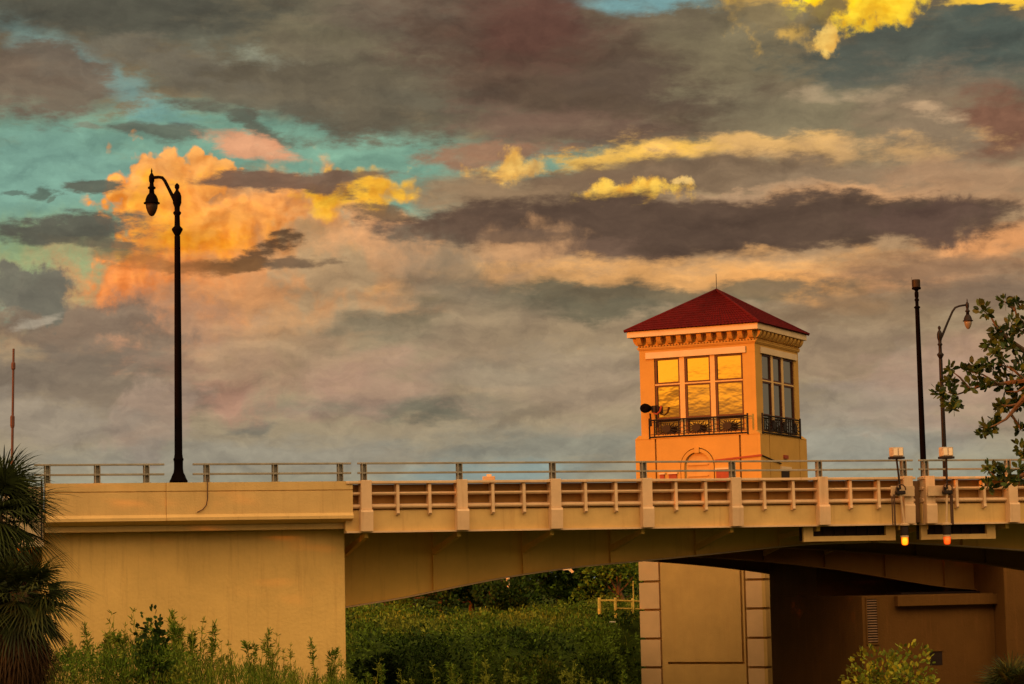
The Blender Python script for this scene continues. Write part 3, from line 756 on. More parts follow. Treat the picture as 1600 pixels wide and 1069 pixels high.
# ------------------------------------------------------------------ street lamps
def lamp(name, label, base, zt, arm, rise, post='black', globe='globe', group='acorn street lamps on the bridge'):
    """base world point, zt height of post finial, arm horizontal world vector"""
    t = thing(name, label, 'street lamp', base, 0, group)
    h = zt-base[2]
    pf = [(.27, 0), (.27, .05), (.24, .10), (.22, .14), (.20, .20), (.15, .30), (.135, .42), (.135, .62), (.15, .66), (.155, .70), (.13, .74), (.125, .80), (.118, .84), (.104, h*.5), (.088, h-1.62), (.086, h-1.60)]
    MB().lathe(pf, k=18).build('pole', post, t, smooth=True)
    cap = [(.07, h-1.60), (.10, h-1.54), (.165, h-1.42), (.165, h-1.38), (.09, h-1.30), (.085, h-1.25), (.08, h-.98), (.12, h-.92), (.12, h-.88), (.08, h-.84), (.085, h-.72), (.13, h-.60), (.13, h-.40), (.10, h-.30), (.06, h-.24), (.04, h-.20), (.075, h-.13), (.07, h-.06), (.02, h)]
    MB().lathe(cap, k=14).build('post_top', post, t, smooth=True)
    a = Vector(arm); al = a.length; ad = a/al
    j = Vector((0, 0, h-.62))
    P = [j, j+ad*.10+Vector((0, 0, .08)), j+ad*al*.30+Vector((0, 0, rise*.52)), j+ad*al*.48+Vector((0, 0, rise*.86)), j+ad*al*.58+Vector((0, 0, rise*.98)), j+ad*al*.72+Vector((0, 0, rise*1.03)), j+ad*al+Vector((0, 0, rise*1.07))]
    MB().tube(P, [.065, .06, .052, .05, .05, .048, .05], 10).build('arm', post, t, smooth=True)
    c = j+ad*al; x, y = c.x, c.y; z = c.z+rise*1.07
    lm = MB().lathe([(.085, z-.50), (.075, z-.36), (.12, z-.33), (.12, z-.29), (.07, z-.26), (.06, z-.16), (.085, z-.10), (.085, z+.04), (.05, z+.11), (.022, z+.16), (.028, z+.21), (.005, z+.30)][::1], x, y, 14).build('lamp_head', post, t, smooth=True)
    MB().lathe([(.245, z-.80), (.25, z-.77), (.20, z-.74), (.19, z-.66), (.15, z-.56), (.095, z-.49), (.09, z-.48)], x, y, 18).build('lamp_shade', post, t, smooth=True)
    MB().lathe([(.02, z-1.185), (.07, z-1.16), (.13, z-1.06), (.175, z-.93), (.19, z-.805)], x, y, 18).build('globe', globe, t, smooth=True)
    return t
g_dark = mat('amber_tinted_globe', (.03, .018, .010), .55, .3, 8, 0, spec=.2); MT['gdark'] = g_dark
lb = W(-5.60, .22, 8.03)
lamp('street_lamp', 'tall black street lamp on the concrete parapet, in front of the orange cloud', lb, 17.0, (-.93, 1.05, 0), .93, 'black', 'gdark')
pb = at(1479, 788, 107); pb.z = 8.03; pt = at(1471, 509, 107)
lamp('street_lamp', 'dark red street lamp rising behind the leafy branch, arm to the right', pb, pt.z, (1.42, .15, 0), 1.52, 'darkred', 'globe')

# tall camera mast
cp = at(1445, 780, 106); cpz = 8.03
ct = at(1434.5, 437, 106).z
t = thing('signal_mast', 'tall slim black mast with a drum-shaped head, left of the red lamp', 'mast', (cp.x, cp.y, cpz)); h = ct-cpz
MB().lathe([(.25, 0), (.22, .15), (.15, .4), (.15, 1.0), (.105, h-1.42), (.105, h-1.40)], k=14).build('pole', 'black', t, smooth=True)
MB().lathe([(.085, h-1.40), (.15, h-1.36), (.15, h-1.31), (.08, h-1.26), (.08, h-1.05), (.11, h-1.0), (.11, h-.95), (.07, h-.9), (.10, h-.80), (.10, h-.62), (.07, h-.58), (.10, h-.50)], k=14).build('collar', 'black', t, smooth=True)
MB().lathe([(.10, h-.50), (.22, h-.46), (.22, h-.38), (.17, h-.37)], k=16).build('head_base', 'black', t)
hd = MB().lathe([(.19, h-.368), (.20, h-.05), (.18, h)], k=16).build('drum_head', 'gdark', t, smooth=False)
MB().tube([(-.2, 0, h-.36), (-.2, 0, h+.12)], .008, 5).build('aerial', 'black', t)

# thin pole at the far left
tp = at(17, 700, 90); tp.z = 2.5; z_t = at(19, 545, 90).z-2.5
t = thing('thin_pole', 'thin reddish pole standing behind the palm at far left', 'pole', tp)
MT['rustpole'] = mat('reddish_pole_paint', (.09, .035, .028), .7, .2, 5, .1, 20)
MB().tube([(0, 0, 0), (.05, 0, z_t*.62), (.1, 0, z_t)], [.06, .055, .045], 8).build('pole', 'rustpole', t)
MB().lathe([(.07, z_t-.85), (.085, z_t-.8), (.085, z_t-.6), (.06, z_t-.55)], .09, 0, 8).build('joint', 'rustpole', t)
MB().lathe([(.07, z_t-3.2), (.09, z_t-3.1), (.09, z_t-2.75), (.06, z_t-2.7)], .06, 0, 8).build('joint', 'rustpole', t)

# black fence by the palm
t = thing('metal_fence', 'small black metal guard fence between palm and parapet end', 'fence', W(0, 0), A)
f = MB(); f.box(-10.75, -10.70, .0, .05, 6.4, 8.15); f.box(-9.62, -9.57, .0, .05, 6.4, 8.15); f.box(-10.70, -9.62, .005, .045, 8.09, 8.13); f.box(-10.70, -9.62, .005, .045, 6.9, 6.94)
f.build('frame', 'iron', t); q = MB()
for i in range(8): q.box(-10.6+i*.12, -10.585+i*.12, .018, .032, 6.94, 8.09)
q.build('bars', 'iron', t)

# ------------------------------------------------------------------ navigation lights hanging from mid span
def nav(label, s_box, s_pipe0, s_pipe1, plate, lens, jsign):
    t = thing('signal_light', label, 'signal light', W(0, 0), A, 'signal lights hung over the middle of the span')
    y = -.42
    bx = MB().box(s_box-.20, s_box+.20, y-.13, y+.13, 8.66, 8.96); b1 = bx.build('light_box', 'box', t, bevel=.02)
    MB().box(s_box-.16, s_box-.02, y-.145, y-.131, 8.70, 8.92).build('panel', 'white', b1); MB().box(s_box+.03, s_box+.16, y-.145, y-.131, 8.70, 8.92).build('panel', 'white', b1)
    MB().box(s_box-.23, s_box+.23, y-.15, y+.15, 8.58, 8.655).build('box_base', 'iron', t, bevel=.015)
    MB().tube([(s_box, y, 8.58), (s_pipe0, y, 7.75), (s_pipe0+.01, y, 7.55)], .035, 8).build('upper_pipe', 'iron', t)
    MB().tube([(s_pipe0, y, 7.60), (s_pipe1, y, 6.48)], .038, 8).build('lower_pipe', 'plate', t)
    MB().tube([(s_pipe0-.17*jsign, y+.1, 7.45), (s_pipe0-.17*jsign, y+.1, 6.45)], .03, 6).build('cable', 'cable', t)
    MB().tube([(s_pipe0-.24*jsign, y+.12, 7.40), (s_pipe0-.24*jsign, y+.12, 6.45)], .022, 6).build('cable', 'cable', t)
    hook = [(s_pipe0+math.cos(a_)*.17, y-.06, 7.60+math.sin(a_)*.16) for a_ in [i*math.pi/8-.2 for i in range(11)]]
    MB().tube(hook, .022, 6).build('cable', 'cable', t)
    cl_ = MB().box(s_pipe0-.14, s_pipe0+.16, y-.09, y+.10, 7.44, 7.56); cl_.tube([(s_pipe0-.1, y, 7.56), (s_pipe0-.06, y-.03, 7.66)], .06, 8); cl_.build('clamp', 'iron', t, bevel=.02)
    MB().box(plate[0], plate[1], y+.12, y+.15, 7.385, 7.72).build('mounting_plate', 'plate', t, bevel=.01)
    MB().box(plate[0]+.03, plate[1]-.03, y+.15, -.17, 7.42, 7.50).build('plate_arm', 'plate', t)
    x = s_pipe1
    MB().lathe([(.17, 6.44), (.17, 6.48), (.06, 6.52)], x, y, 14).build('cap', 'plate', t)
    MB().lathe([(.12, 6.12), (.13, 6.14), (.13, 6.40), (.15, 6.438)], x, y, 14).build('housing', 'iron', t, smooth=False)
    MB().lathe([(.13, 6.06), (.13, 6.118)], x, y, 14).build('ring', 'plate', t)
    MB().lathe([(.05, 5.80), (.10, 5.83), (.115, 5.90), (.115, 6.058)], x, y, 16).build('lens', lens, t, smooth=True)
    return t
nav('amber signal light hanging left of the gap between the leaves', 17.48, 17.56, 17.66, (17.30, 18.14), 'amber', 1)
nav('red signal light hanging right of the gap between the leaves', 19.26, 19.24, 19.17, (18.62, 19.45), 'red', -1)

# ------------------------------------------------------------------ control tower
TH = rad(27)
TQ = at(1190, 745, 122.0)
tr_ = thing('control_tower', 'orange bridge control tower with a dark red pyramid roof', 'tower', (TQ.x, TQ.y, 0), -TH)
# base shaft: recessed core with raised blocks so that the joints are real grooves
core = MB().box(-7.25, -.20, .20, 7.44, -2.6, 12.40); core.build('core_wall', 'stucco_low', tr_)
def face_blocks(parent, rects, mt, name='wall'):
    b = MB()
    for x0, x1, z0, z1 in rects: b.box(x0, x1, 0, .198, z0, z1)
    return b.build(name, mt, parent)
g = .13
zj = [-2.6, -.04, 1.54, 3.12, 4.68, 6.25, 7.8]
qr = []
for z0, z1 in zip(zj, zj[1:]): qr += [(-7.45, -6.27, z0+g/2, z1-g/2), (-1.12, -.19, z0+g/2, z1-g/2)]
face_blocks(tr_, qr[0::2], 'quoin', 'quoin'); face_blocks(tr_, qr[1::2], 'quoin', 'quoin')
face_blocks(tr_, [(-6.15, -5.84, -2.55, 7.74), (-5.84, -1.46, .26, 7.74), (-5.838, -1.24, -2.55, .13), (-1.33, -1.24, .132, 7.74)], 'stucco_low', 'panel')
# above deck level: plain panels with two vertical grooves
face_blocks(tr_, [(-7.45, -6.27, 7.83, 12.58)], 'stucco', 'quoin'); face_blocks(tr_, [(-1.14, -.19, 7.83, 12.58)], 'stucco', 'quoin')
mid = MB()
R1, zc = 1.02, 10.96; R2 = .78; xc = -3.74
# panel with an arched recess cut out of it
N_ = 24
arc = [(xc+R1*math.cos(math.pi*i/N_), zc+R1*math.sin(math.pi*i/N_)) for i in range(N_+1)]
for (xa, za), (xb, zb) in zip(arc, arc[1:]):
    mid.prism([(xb, zb), (xa, za), (xa, 12.58), (xb, 12.58)], 'y', 0, .198)
mid.box(-6.17, xc-R1, 0, .198, 7.83, 12.58); mid.box(xc+R1, -1.25, 0, .198, 7.83, 12.58)
mid.build('wall', 'stucco', tr_)
ring = MB()
for i in range(N_):
    a0, a1 = math.pi*i/N_, math.pi*(i+1)/N_
    q = [(xc+r_*math.cos(a_), zc+r_*math.sin(a_)) for r_, a_ in ((R1-.05, a0), (R1-.05, a1), (R2, a1), (R2, a0))]
    ring.prism(q, 'y', -.03, .199)
for sgn in (-1, 1):
    a0, a1 = sorted((xc+sgn*(R1-.05), xc+sgn*R2)); ring.box(a0, a1, -.03, .199, 7.85, zc)
ring.box(xc-.14, xc+.14, -.09, -.032, zc+R2-.05, zc+R1+.02)
rg = ring.build('arch', 'stucco', tr_)
nb = MB(); nb.prism([(xc+R2*math.cos(math.pi*i/N_), zc+R2*math.sin(math.pi*i/N_)) for i in range(N_+1)], 'y', .12, .1995)
nb.box(xc-R2, xc+R2, .12, .1995, 7.85, zc); nb.box(xc-.6, xc+.6, .05, .119, 11.02, 11.08); nb.box(xc-.6, xc+.6, .05, .119, 10.4, 10.46)
nb.build('niche', 'stucco_low', rg)
for x0, x1, zt in ((-5.98, -5.72, 10.58), (-5.45, -4.98, 10.58), (-2.62, -1.62, 10.72)):
    wv = MB().box(x0, x1, -.06, -.002, 9.2, zt); w_ = wv.build('vent_cover', 'redbox', tr_)
    MB().box(x0-.05, x1+.05, -.12, -.002, zt+.003, zt+.09).build('hood', 'trim', w_)
ridg = MB().prism([(-2.7, 11.18), (0.06, 11.36), (.06, 11.46), (-2.7, 11.28)], 'y', -.06, -.002)
ridg.build('conduit', 'redbox', tr_)
# right face, base
def rblocks(rects, mt, name, x0=-.198, x1=0.0):
    b = MB()
    for y0, y1, z0, z1 in rects: b.box(x0, x1, y0, y1, z0, z1)
    return b.build(name, mt, tr_)
rblocks([(.0, 1.36, 7.83, 12.58), (1.47, 6.16, 7.83, 12.58), (6.27, 7.45, 7.83, 12.58)], 'stucco', 'side_wall')
rq = []
for z0, z1 in zip(zj, zj[1:]): rq += [(.0, 1.1, z0+g/2, z1-g/2), (1.2, 7.45, z0+g/2, z1-g/2)]
rblocks(rq, 'stucco_low', 'side_quoin')
ws = MB().box(.002, .03, 3.1, 4.35, 9.45, 10.72).build('side_window', 'opening', tr_)
MB().box(.002, .12, 2.95, 4.5, 10.72, 10.90).build('window_hood', 'trim', ws)
MB().box(.002, .10, 3.5, 4.1, 11.35, 11.55).build('wall_light', 'redbox', tr_)
MB().tube([(.04, .1, 11.4), (.05, 3.0, 11.05)], .035, 6).build('conduit', 'iron', tr_)
# ledge cap
MB().prism([(-7.47, 12.583), (.02, 12.583), (-.26, 12.80), (-7.2, 12.80)], 'y', -.02, 7.47).build('ledge', 'stucco', tr_)
# upper storey: walls as piers around window band
X0, X1, Y0, Y1 = -7.2, -.28, .32, 7.25
ZS, ZT = 12.80, 18.30
up = MB()
up.box(X0, -6.32, Y0, Y0+.5, ZS, 17.12); up.box(-1.02, X1, Y0, Y0+.5, ZS, 17.12)
up.box(X1-.5, X1, Y0+.502, 1.35, ZS, 17.12); up.box(X1-.5, X1, 6.5, Y1, ZS, 17.12)
up.box(X0, X0+.5, Y0+.502, Y1, ZS, 17.12); up.box(X0+.502, X1-.502, Y1-.5, Y1, ZS, 17.12)
up.box(X0, X1, Y0, Y1, 17.123, ZT)
up.build('upper_wall', 'stucco', tr_)
MB().box(X0+.6, X1-.6, Y0+1.2, Y1-.6, ZS, 17.1).build('interior', 'opening', tr_)
lt = MB().box(-6.80, -.80, Y0-.10, Y0-.002, 17.10, 17.46); lt.build('lintel', 'trim', tr_, bevel=.02)
MB().box(X1+.002, X1+.10, 1.08, 6.86, 17.10, 17.46).build('lintel', 'trim', tr_, bevel=.02)
# moulding and frieze
def band(z0, z1, pr_out, mt, name):
    b = MB().box(X0-pr_out, X1+pr_out, Y0-pr_out, Y0-.001, z0, z1); b.box(X1+.001, X1+pr_out, Y0, Y1+pr_out, z0, z1)
    b.box(X0-pr_out, X0-.001, Y0, Y1+pr_out, z0, z1)
    return b.build(name, mt, tr_)
band(17.62, 17.68, .06, 'stucco', 'moulding'); band(17.68+.002, 17.76, .10, 'stucco', 'moulding')
cor = MB()
nx_ = 38
for i in range(nx_):
    x = X0-.06+(X1-X0+.12)*(i+.5)/nx_; cor.box(x-.045, x+.045, Y0-.13, Y0-.002, 17.765, 17.84)
    y = Y0-.06+(Y1-Y0+.1)*(i+.5)/nx_; cor.box(X1+.002, X1+.13, y-.045, y+.045, 17.765, 17.84)
cor.build('dentil', 'stucco', tr_)
brk = MB()
nb_ = 12
prof = [(0, 17.86), (-.05, 17.86), (-.20, 17.92), (-.30, 18.04), (-.36, 18.16), (-.38, 18.295), (0, 18.295)]
for i in range(nb_):
    x = X0+.12+(X1-X0-.24)*i/(nb_-1)
    brk.prism([(Y0-.002+a_, z_) for a_, z_ in prof], 'x', x-.15, x+.15)
    y = Y0+.12+(Y1-Y0-.24)*i/(nb_-1)
    brk.prism([(X1+.002-a_, z_) for a_, z_ in prof], 'y', y-.15, y+.15)
    brk.prism([(X0-.002+a_, z_) for a_, z_ in prof], 'y', y-.15, y+.15)
brk.build('corbel', 'stucco', tr_, bevel=.03)
# eaves board and roof
EX0, EX1, EY0, EY1 = -7.66, .16, -.30, 7.62
MB().box(EX0, EX1, EY0, EY1, 18.31, 18.64).build('eaves_board', 'trim', tr_, bevel=.015)
cx_, cy_, az_ = (EX0+EX1)/2, (EY0+EY1)/2, at(1119, 452, 126.5).z
rf = MB()
o_ = .11
cn = [(EX0-o_, EY0-o_, 18.645), (EX1+o_, EY0-o_, 18.645), (EX1+o_, EY1+o_, 18.645), (EX0-o_, EY1+o_, 18.645)]
# each slope carries rolled tile courses
apex = Vector((cx_, cy_, az_))
for q in range(4):
    a_, b__ = Vector(cn[q]), Vector(cn[(q+1) % 4])
    nrm = (b__-a_).cross(apex-a_).normalized()
    if nrm.z < 0: nrm = -nrm
    K, Rw = 76, 16
    base = len(rf.v)
    for r_ in range(Rw+1):
        tt = r_/Rw
        for step_ in (0, 1):
            for k_ in range(K+1):
                w_ = k_/K
                p_ = (a_*(1-w_)+b__*w_)*(1-tt)+apex*tt
                amp = .045*(1-tt)**.3*(1 if k_ % 2 else 0) + (.035 if step_ else 0.0)
                rf.v.append(tuple(p_+nrm*amp))
    rows = 2*(Rw+1)
    for r_ in range(rows-1):
        for k_ in range(K):
            i0 = base+r_*(K+1)+k_; rf.f.append((i0, i0+1, i0+K+2, i0+K+1))
rf.add([cn[0], cn[1], cn[2], cn[3]], [(0, 3, 2, 1)])
ro = rf.build('roof', 'roof', tr_)
hp = MB()
for c_ in cn: hp.tube([Vector(c_)+Vector((0, 0, .03)), apex+Vector((0, 0, .02))], [.09, .08], 8)
hp.build('hip_tiles', 'roof', ro, smooth=True)
MB().tube([apex, apex+Vector((0, 0, .95))], .018, 6).build('lightning_rod', 'iron', tr_)
# windows
cols = [(-6.30, -4.80), (-4.50, -2.96), (-2.68, -1.05)]
rws = [(15.66, 17.08), (12.84, 15.58)]
wy = Y0+.05
for (xa, xb) in cols:
    for (za, zb) in rws:
        fr = MB(); w = .085
        fr.box(xa, xb, wy, wy+.12, za, za+w); fr.box(xa, xb, wy, wy+.12, zb-w, zb)
        fr.box(xa, xa+w+.04, wy, wy+.12, za+w, zb-w); fr.box(xb-w, xb, wy, wy+.12, za+w, zb-w)
        if zb-za > 2: fr.box(xa+w+.04, xb-w, wy, wy+.12, 13.66, 13.78)
        fo = fr.build('window', 'frame', tr_)
        # each pane is hung a hair out of true, so that each mirrors another patch of sky
        gy = wy+.07; tx = random.Random(int(xa*100)+int(za*10)).uniform(-.02, .02)
        pn = MB().add([(xa+.02, gy-tx, za+.02), (xb-.02, gy+tx, za+.02), (xb-.02, gy+tx, zb-.02), (xa+.02, gy-tx, zb-.02)], [(0, 1, 2, 3)])
        pn.build('pane', 'glassW', fo)
ml = MB()
ml.box(-4.80, -4.50, Y0+.02, Y0+.22, ZS, 17.12); ml.box(-2.96, -2.68, Y0+.02, Y0+.22, ZS, 17.12)
for xa, xb in cols: ml.box(xa, xb, Y0+.02, Y0+.22, 15.582, 15.658)
ml.build('mullion', 'mull', tr_)
colsR = [(1.38, 2.82), (3.14, 4.48), (4.80, 6.46)]
wx = X1-.05
for (ya, yb) in colsR:
    for (za, zb) in rws:
        fr = MB(); w = .085
        fr.box(wx-.12, wx, ya, yb, za, za+w); fr.box(wx-.12, wx, ya, yb, zb-w, zb)
        fr.box(wx-.12, wx, ya, ya+w, za+w, zb-w); fr.box(wx-.12, wx, yb-w, yb, za+w, zb-w)
        if zb-za > 2: fr.box(wx-.12, wx, ya+w, yb-w, 13.66, 13.78)
        fo = fr.build('window', 'frame', tr_)
        pn = MB().add([(wx-.07, ya+.02, za+.02), (wx-.07, yb-.02, za+.02), (wx-.07, yb-.02, zb-.02), (wx-.07, ya+.02, zb-.02)], [(0, 1, 2, 3)])
        pn.build('pane', 'glassR', fo)
ml = MB()
for ya, yb in ((2.82, 3.14), (4.48, 4.80)): ml.box(X1-.22, X1-.02, ya, yb, ZS, 17.12)
for ya, yb in colsR: ml.box(X1-.22, X1-.02, ya, yb, 15.582, 15.658)
ml.build('mullion', 'mull', tr_)
# balconies with sunburst panels
def balcony(fr_pts, L0, L1, mapf):
    b = MB(); r_ = .035
    zt, zb = 13.62, 12.68
    b.tube([mapf(L0, zt), mapf(L1, zt)], .05, 6); b.tube([mapf(L0, zb), mapf(L1, zb)], .05, 6); b.tube([mapf(L0, zb+.14), mapf(L1, zb+.14)], .022, 6); b.tube([mapf(L0, zt-.12), mapf(L1, zt-.12)], .022, 6)
    for L_ in (L0, L1): b.tube([mapf(L_, zb-.1), mapf(L_, zt+.12)], .05, 6)
    for c0, c1 in fr_pts:
        for L_ in (c0, c1): b.tube([mapf(L_, zb), mapf(L_, zt)], .04, 6)
    o = b.build('balcony_rail', 'iron', tr_)
    for c0, c1 in fr_pts:
        s_ = MB()
        c = (c0+c1)/2; zc_ = 13.10; hw = (c1-c0)/2; hh = .34
        for i in range(16):
            a_ = 2*math.pi*(i+.5)/16
            dx_, dz_ = math.cos(a_), math.sin(a_)
            k_ = min(hw/abs(dx_) if abs(dx_) > 1e-3 else 9, hh/abs(dz_) if abs(dz_) > 1e-3 else 9)
            s_.tube([mapf(c+dx_*.2, zc_+dz_*.15), mapf(c+dx_*k_, zc_+dz_*k_)], [.035, .022], 5)
        ring_ = [mapf(c+.26*math.cos(2*math.pi*i/12), zc_+.20*math.sin(2*math.pi*i/12)) for i in range(12)]
        bb = len(s_.v); s_.v += [tuple(p_) for p_ in ring_]+[tuple(Vector(p_)+Vector(mapf.out)*.05) for p_ in ring_]
        s_.f += [tuple(range(bb, bb+12)), tuple(range(bb+12, bb+24))[::-1]] + [(bb+i, bb+(i+1) % 12, bb+12+(i+1) % 12, bb+12+i) for i in range(12)]
        s_.build('sunburst', 'iron', o)
def mf(l, z): return (l, -.02, z)
mf.out = (0, -1, 0)
def mr_(l, z): return (.02, l, z)
mr_.out = (1, 0, 0)
balcony([(-6.25, -4.78), (-4.48, -2.98), (-2.70, -1.08)], -6.55, -.70, mf)
balcony([(1.38, 2.82), (3.14, 4.48), (4.80, 6.3)], .35, 6.4, mr_)
# round horn speaker on the left corner
t = thing('horn_speaker', 'round black horn fixed at the left end of the tower balcony', 'loudspeaker', (TQ.x, TQ.y, 0), -TH)
hs = MB(); cx0 = -6.42
prf = [(.03, -.42), (.23, -.44), (.27, -.37), (.25, -.25), (.15, -.05), (.09, .05)]
k = 16; bb = len(hs.v)
for r_, y_ in prf:
    for j in range(k): hs.v.append((cx0+y_*.5-.05+r_*math.cos(2*math.pi*j/k), y_, 14.30+r_*math.sin(2*math.pi*j/k)))
for i in range(len(prf)-1):
    for j in range(k): hs.f.append((bb+i*k+j, bb+i*k+(j+1) % k, bb+(i+1)*k+(j+1) % k, bb+(i+1)*k+j))
hs.f.append(tuple(bb+j for j in range(k))); hs.f.append(tuple(bb+5*k+j for j in range(k)))
hs.build('horn', 'black', t, smooth=True)
MB().box(-6.38, -6.12, -.12, .12, 14.06, 14.44).build('driver_box', 'iron', t, bevel=.03)
MB().tube([(-6.5, 0, 14.02), (-6.45, 0, 13.3)], .05, 6).build('bracket', 'iron', t)
MB().tube([(-6.28, -.05, 14.05), (-6.05, -.1, 13.95), (-5.85, -.1, 14.1), (-5.75, -.1, 14.4)], [.04, .04, .05, .07], 6).build('arm', 'redbox', t)

# roadside box seen over the rail
rb = at(764, 752, 100); rb.z = 7.06
t = thing('utility_box', 'small tan box peeping over the rail of the left leaf', 'utility box', rb)
MB().box(-.28, .28, -.2, .2, 0, at(764, 744.5, 100).z-7.06).build('cabinet', 'plate', t, bevel=.02); MB().box(-.1, .12, -.12, .12, at(764, 744.5, 100).z-7.06+.002, at(764, 741, 100).z-7.06).build('cap', 'trim', t)

# ------------------------------------------------------------------ vegetation helpers
def rv(rng): 
    while True:
        v = Vector((rng.uniform(-1, 1), rng.uniform(-1, 1), rng.uniform(-1, 1)))
        if .05 < v.length < 1: return v
def clump(mb, rng, c, r, n, lw, ll, flat=1.0):
    for _ in range(n):
        v = rv(rng); v = v.normalized()*(v.length**.45); v.z *= flat
        p = Vector(c)+Vector((v.x*r[0], v.y*r[1], v.z*r[2]))
        d = (v+rv(rng)*.9+Vector((0, 0, .15))); s = rng.uniform(.6, 1.3)
        mb.leaf(p, d, lw*s, ll*s, rv(rng))
def tree_proto(seed, h, w, nleaf, lw, ll, label, mt='leaf_dark'):
    rng = random.Random(seed)
    t = thing('tree', label, 'tree', (0, 0, 0), 0)
    tk = MB(); top = h*.5
    tk.tube([(0, 0, -.3), (rng.uniform(-.1, .1)*w, 0, top*.5), (rng.uniform(-.15, .15)*w, rng.uniform(-.1, .1)*w, top)], [.05*h, .035*h, .02*h], 8)
    cs = []
    for i in range(16):
        a_ = rng.uniform(0, 6.28); q = rng.uniform(.1, .85)**.7; z = rng.uniform(.28, .95)
        rr_ = w*.5*q*math.sqrt(max(.05, 1-((z-.45)/.6)**2))
        c = (rr_*math.cos(a_), rr_*math.sin(a_), z*h); cs.append(c)
        if i % 2 == 0: tk.tube([(0, 0, top*rng.uniform(.4, .9)), (c[0]*.5, c[1]*.5, c[2]*.72), c], [.018*h, .012*h, .005*h], 6)
    tk.build('trunk', 'bark', t)
    cr_ = MB()
    for c in cs:
        r = w*rng.uniform(.14, .24); clump(cr_, rng, c, (r, r, r*.75), nleaf//16, lw, ll)
    cr_.build('crown', mt, t)
    return t

# far tree line
protos = [tree_proto(1, 5.5, 5.0, 2600, .20, .34, ''), tree_proto(2, 6.5, 5.5, 3000, .20, .36, ''), tree_proto(3, 4.6, 5.6, 2600, .18, .30, '', 'leaf_mid')]
ordw = ['first', 'second', 'third', 'fourth', 'fifth', 'sixth', 'seventh', 'eighth', 'ninth', 'tenth', 'eleventh', 'twelfth', 'thirteenth', 'fourteenth', 'fifteenth', 'sixteenth', 'seventeenth', 'eighteenth', 'nineteenth', 'twentieth']
used = set()
rng = random.Random(77)
tl = []
xsn = [540, 590, 640, 690, 735, 780, 825, 870, 915, 960, 1000]
for i, px in enumerate(xsn):
    Y = rng.uniform(150, 172); k_ = rng.randrange(3)
    p_ = at(px+rng.uniform(-12, 12), 920, Y)
    o = protos[k_] if k_ not in used else copy_tree(protos[k_]); used.add(k_)
    o.location = (p_.x, p_.y, ground_z(p_.x, p_.y)-.2); o.rotation_euler = (0, 0, rng.uniform(0, 6.28))
    s = rng.uniform(.8, 1.05)*(1.0 if px > 760 else .85); o.scale = (s*1.15, s*1.15, s)
    tag(o, '%s dark bushy tree from the left in the row beyond the bank' % ordw[i], 'tree', 'dark trees behind the far bank')
# unseen trees added left of the bridge to throw the shade on the approach
for i in range(20):
    o_ = -22+i*3.6; s_ = -26-1.2*(i % 2); p_ = W(s_, o_); k_ = i % 2; o = copy_tree(protos[k_]); o.location = (p_.x, p_.y, 6.0 if o_ > -1 else ground_z(p_.x, p_.y)); o.rotation_euler = (0, 0, i*1.3)
    top = (11.4 if o_ < 3 else 10.5)-o.location.z; o.scale = (1.5, 1.25, top/(5.5, 6.5)[k_])
    tag(o, 'unseen added shade tree in the row left of the approach, %s from the near end' % ordw[i], 'tree', 'unseen added shade trees left of the approach')

# dark round bush on the bank
def bush(name, label, loc, r, n, lw, ll, mt, cat='bush', group=None, seed=5, flat=.8, tilt=0):
    rg_ = random.Random(seed); t = thing(name, label, cat, loc, 0, group)
    stm = MB(); lf = MB()
    for i in range(9):
        a_ = rg_.uniform(0, 6.28); q = rg_.uniform(0, .7)
        c = Vector((r[0]*q*math.cos(a_), r[1]*q*math.sin(a_), r[2]*rg_.uniform(.5, 1.3)))
        stm.tube([(0, 0, -.1), c*.5+Vector((0, 0, .1)), c], [.03*r[2]+.01, .02*r[2]+.008, .006], 5)
        clump(lf, rg_, c, (r[0]*.45, r[1]*.45, r[2]*.42), n//9, lw, ll)
    stm.build('stem', 'bark', t); lf.build('foliage', mt, t); return t
pb_ = at(590, 1025, 112)
bush('round_bush', 'dark round bush on the bank close to the beige wall', (pb_.x, pb_.y, ground_z(pb_.x, pb_.y)), (1.35, 1.2, 1.35), 3600, .10, .17, 'leaf_dark', seed=9)

# undergrowth that covers the far bank and the verge: nobody could count it
rng = random.Random(4)
ug = {k: MB() for k in ('leaf_dark', 'leaf_mid', 'leaf_olive')}
for n_ in range(1900):
    Y = rng.uniform(99, 146); x = rng.uniform(-14, 9.5*Y/130)
    if n_ > 1500: Y = rng.uniform(112, 128); x = Y*rng.uniform(.030, .0565)
    z = ground_z(x, Y)
    if z < (-1.7 if n_ <= 1500 else -2.4) or 800+x/Y*3500 > 998: continue
    r = (.32+1.05*rng.random()**2.6)*(1.0 if Y < 120 else .5)
    w = .5+.5*math.sin(x*.55+1.1)*math.cos(Y*.33+x*.2)*.8+rng.uniform(-.22, .22) + (.25 if Y > 124 else 0)
    k_ = 'leaf_dark' if w < .42 else ('leaf_mid' if w < .88 else 'leaf_olive')
    clump(ug[k_], rng, (x, Y, z+r*.35), (r, r, r*.8), int(30+70*r*r), .10, .20)
for k_, mb in ug.items():
    tag(mb.build('undergrowth', k_), {'leaf_dark': 'dark green scrub covering the far bank', 'leaf_mid': 'mid green scrub covering the far bank', 'leaf_olive': 'olive scrub and dry grass on the far bank'}[k_], 'undergrowth', kind='stuff')
gr = MB()
for _ in range(9000):
    Y = rng.uniform(126, 150); x = rng.uniform(-14, 7.2); z = ground_z(x, Y)
    gr.leaf(Vector((x, Y, z-.03)), Vector((rng.uniform(-.3, .3), rng.uniform(-.3, .3), 1)), .05, rng.uniform(.15, .4), rv(rng))
tag(gr.build('grass', 'leaf_olive'), 'light olive grass along the top of the far bank', 'grass', kind='stuff')

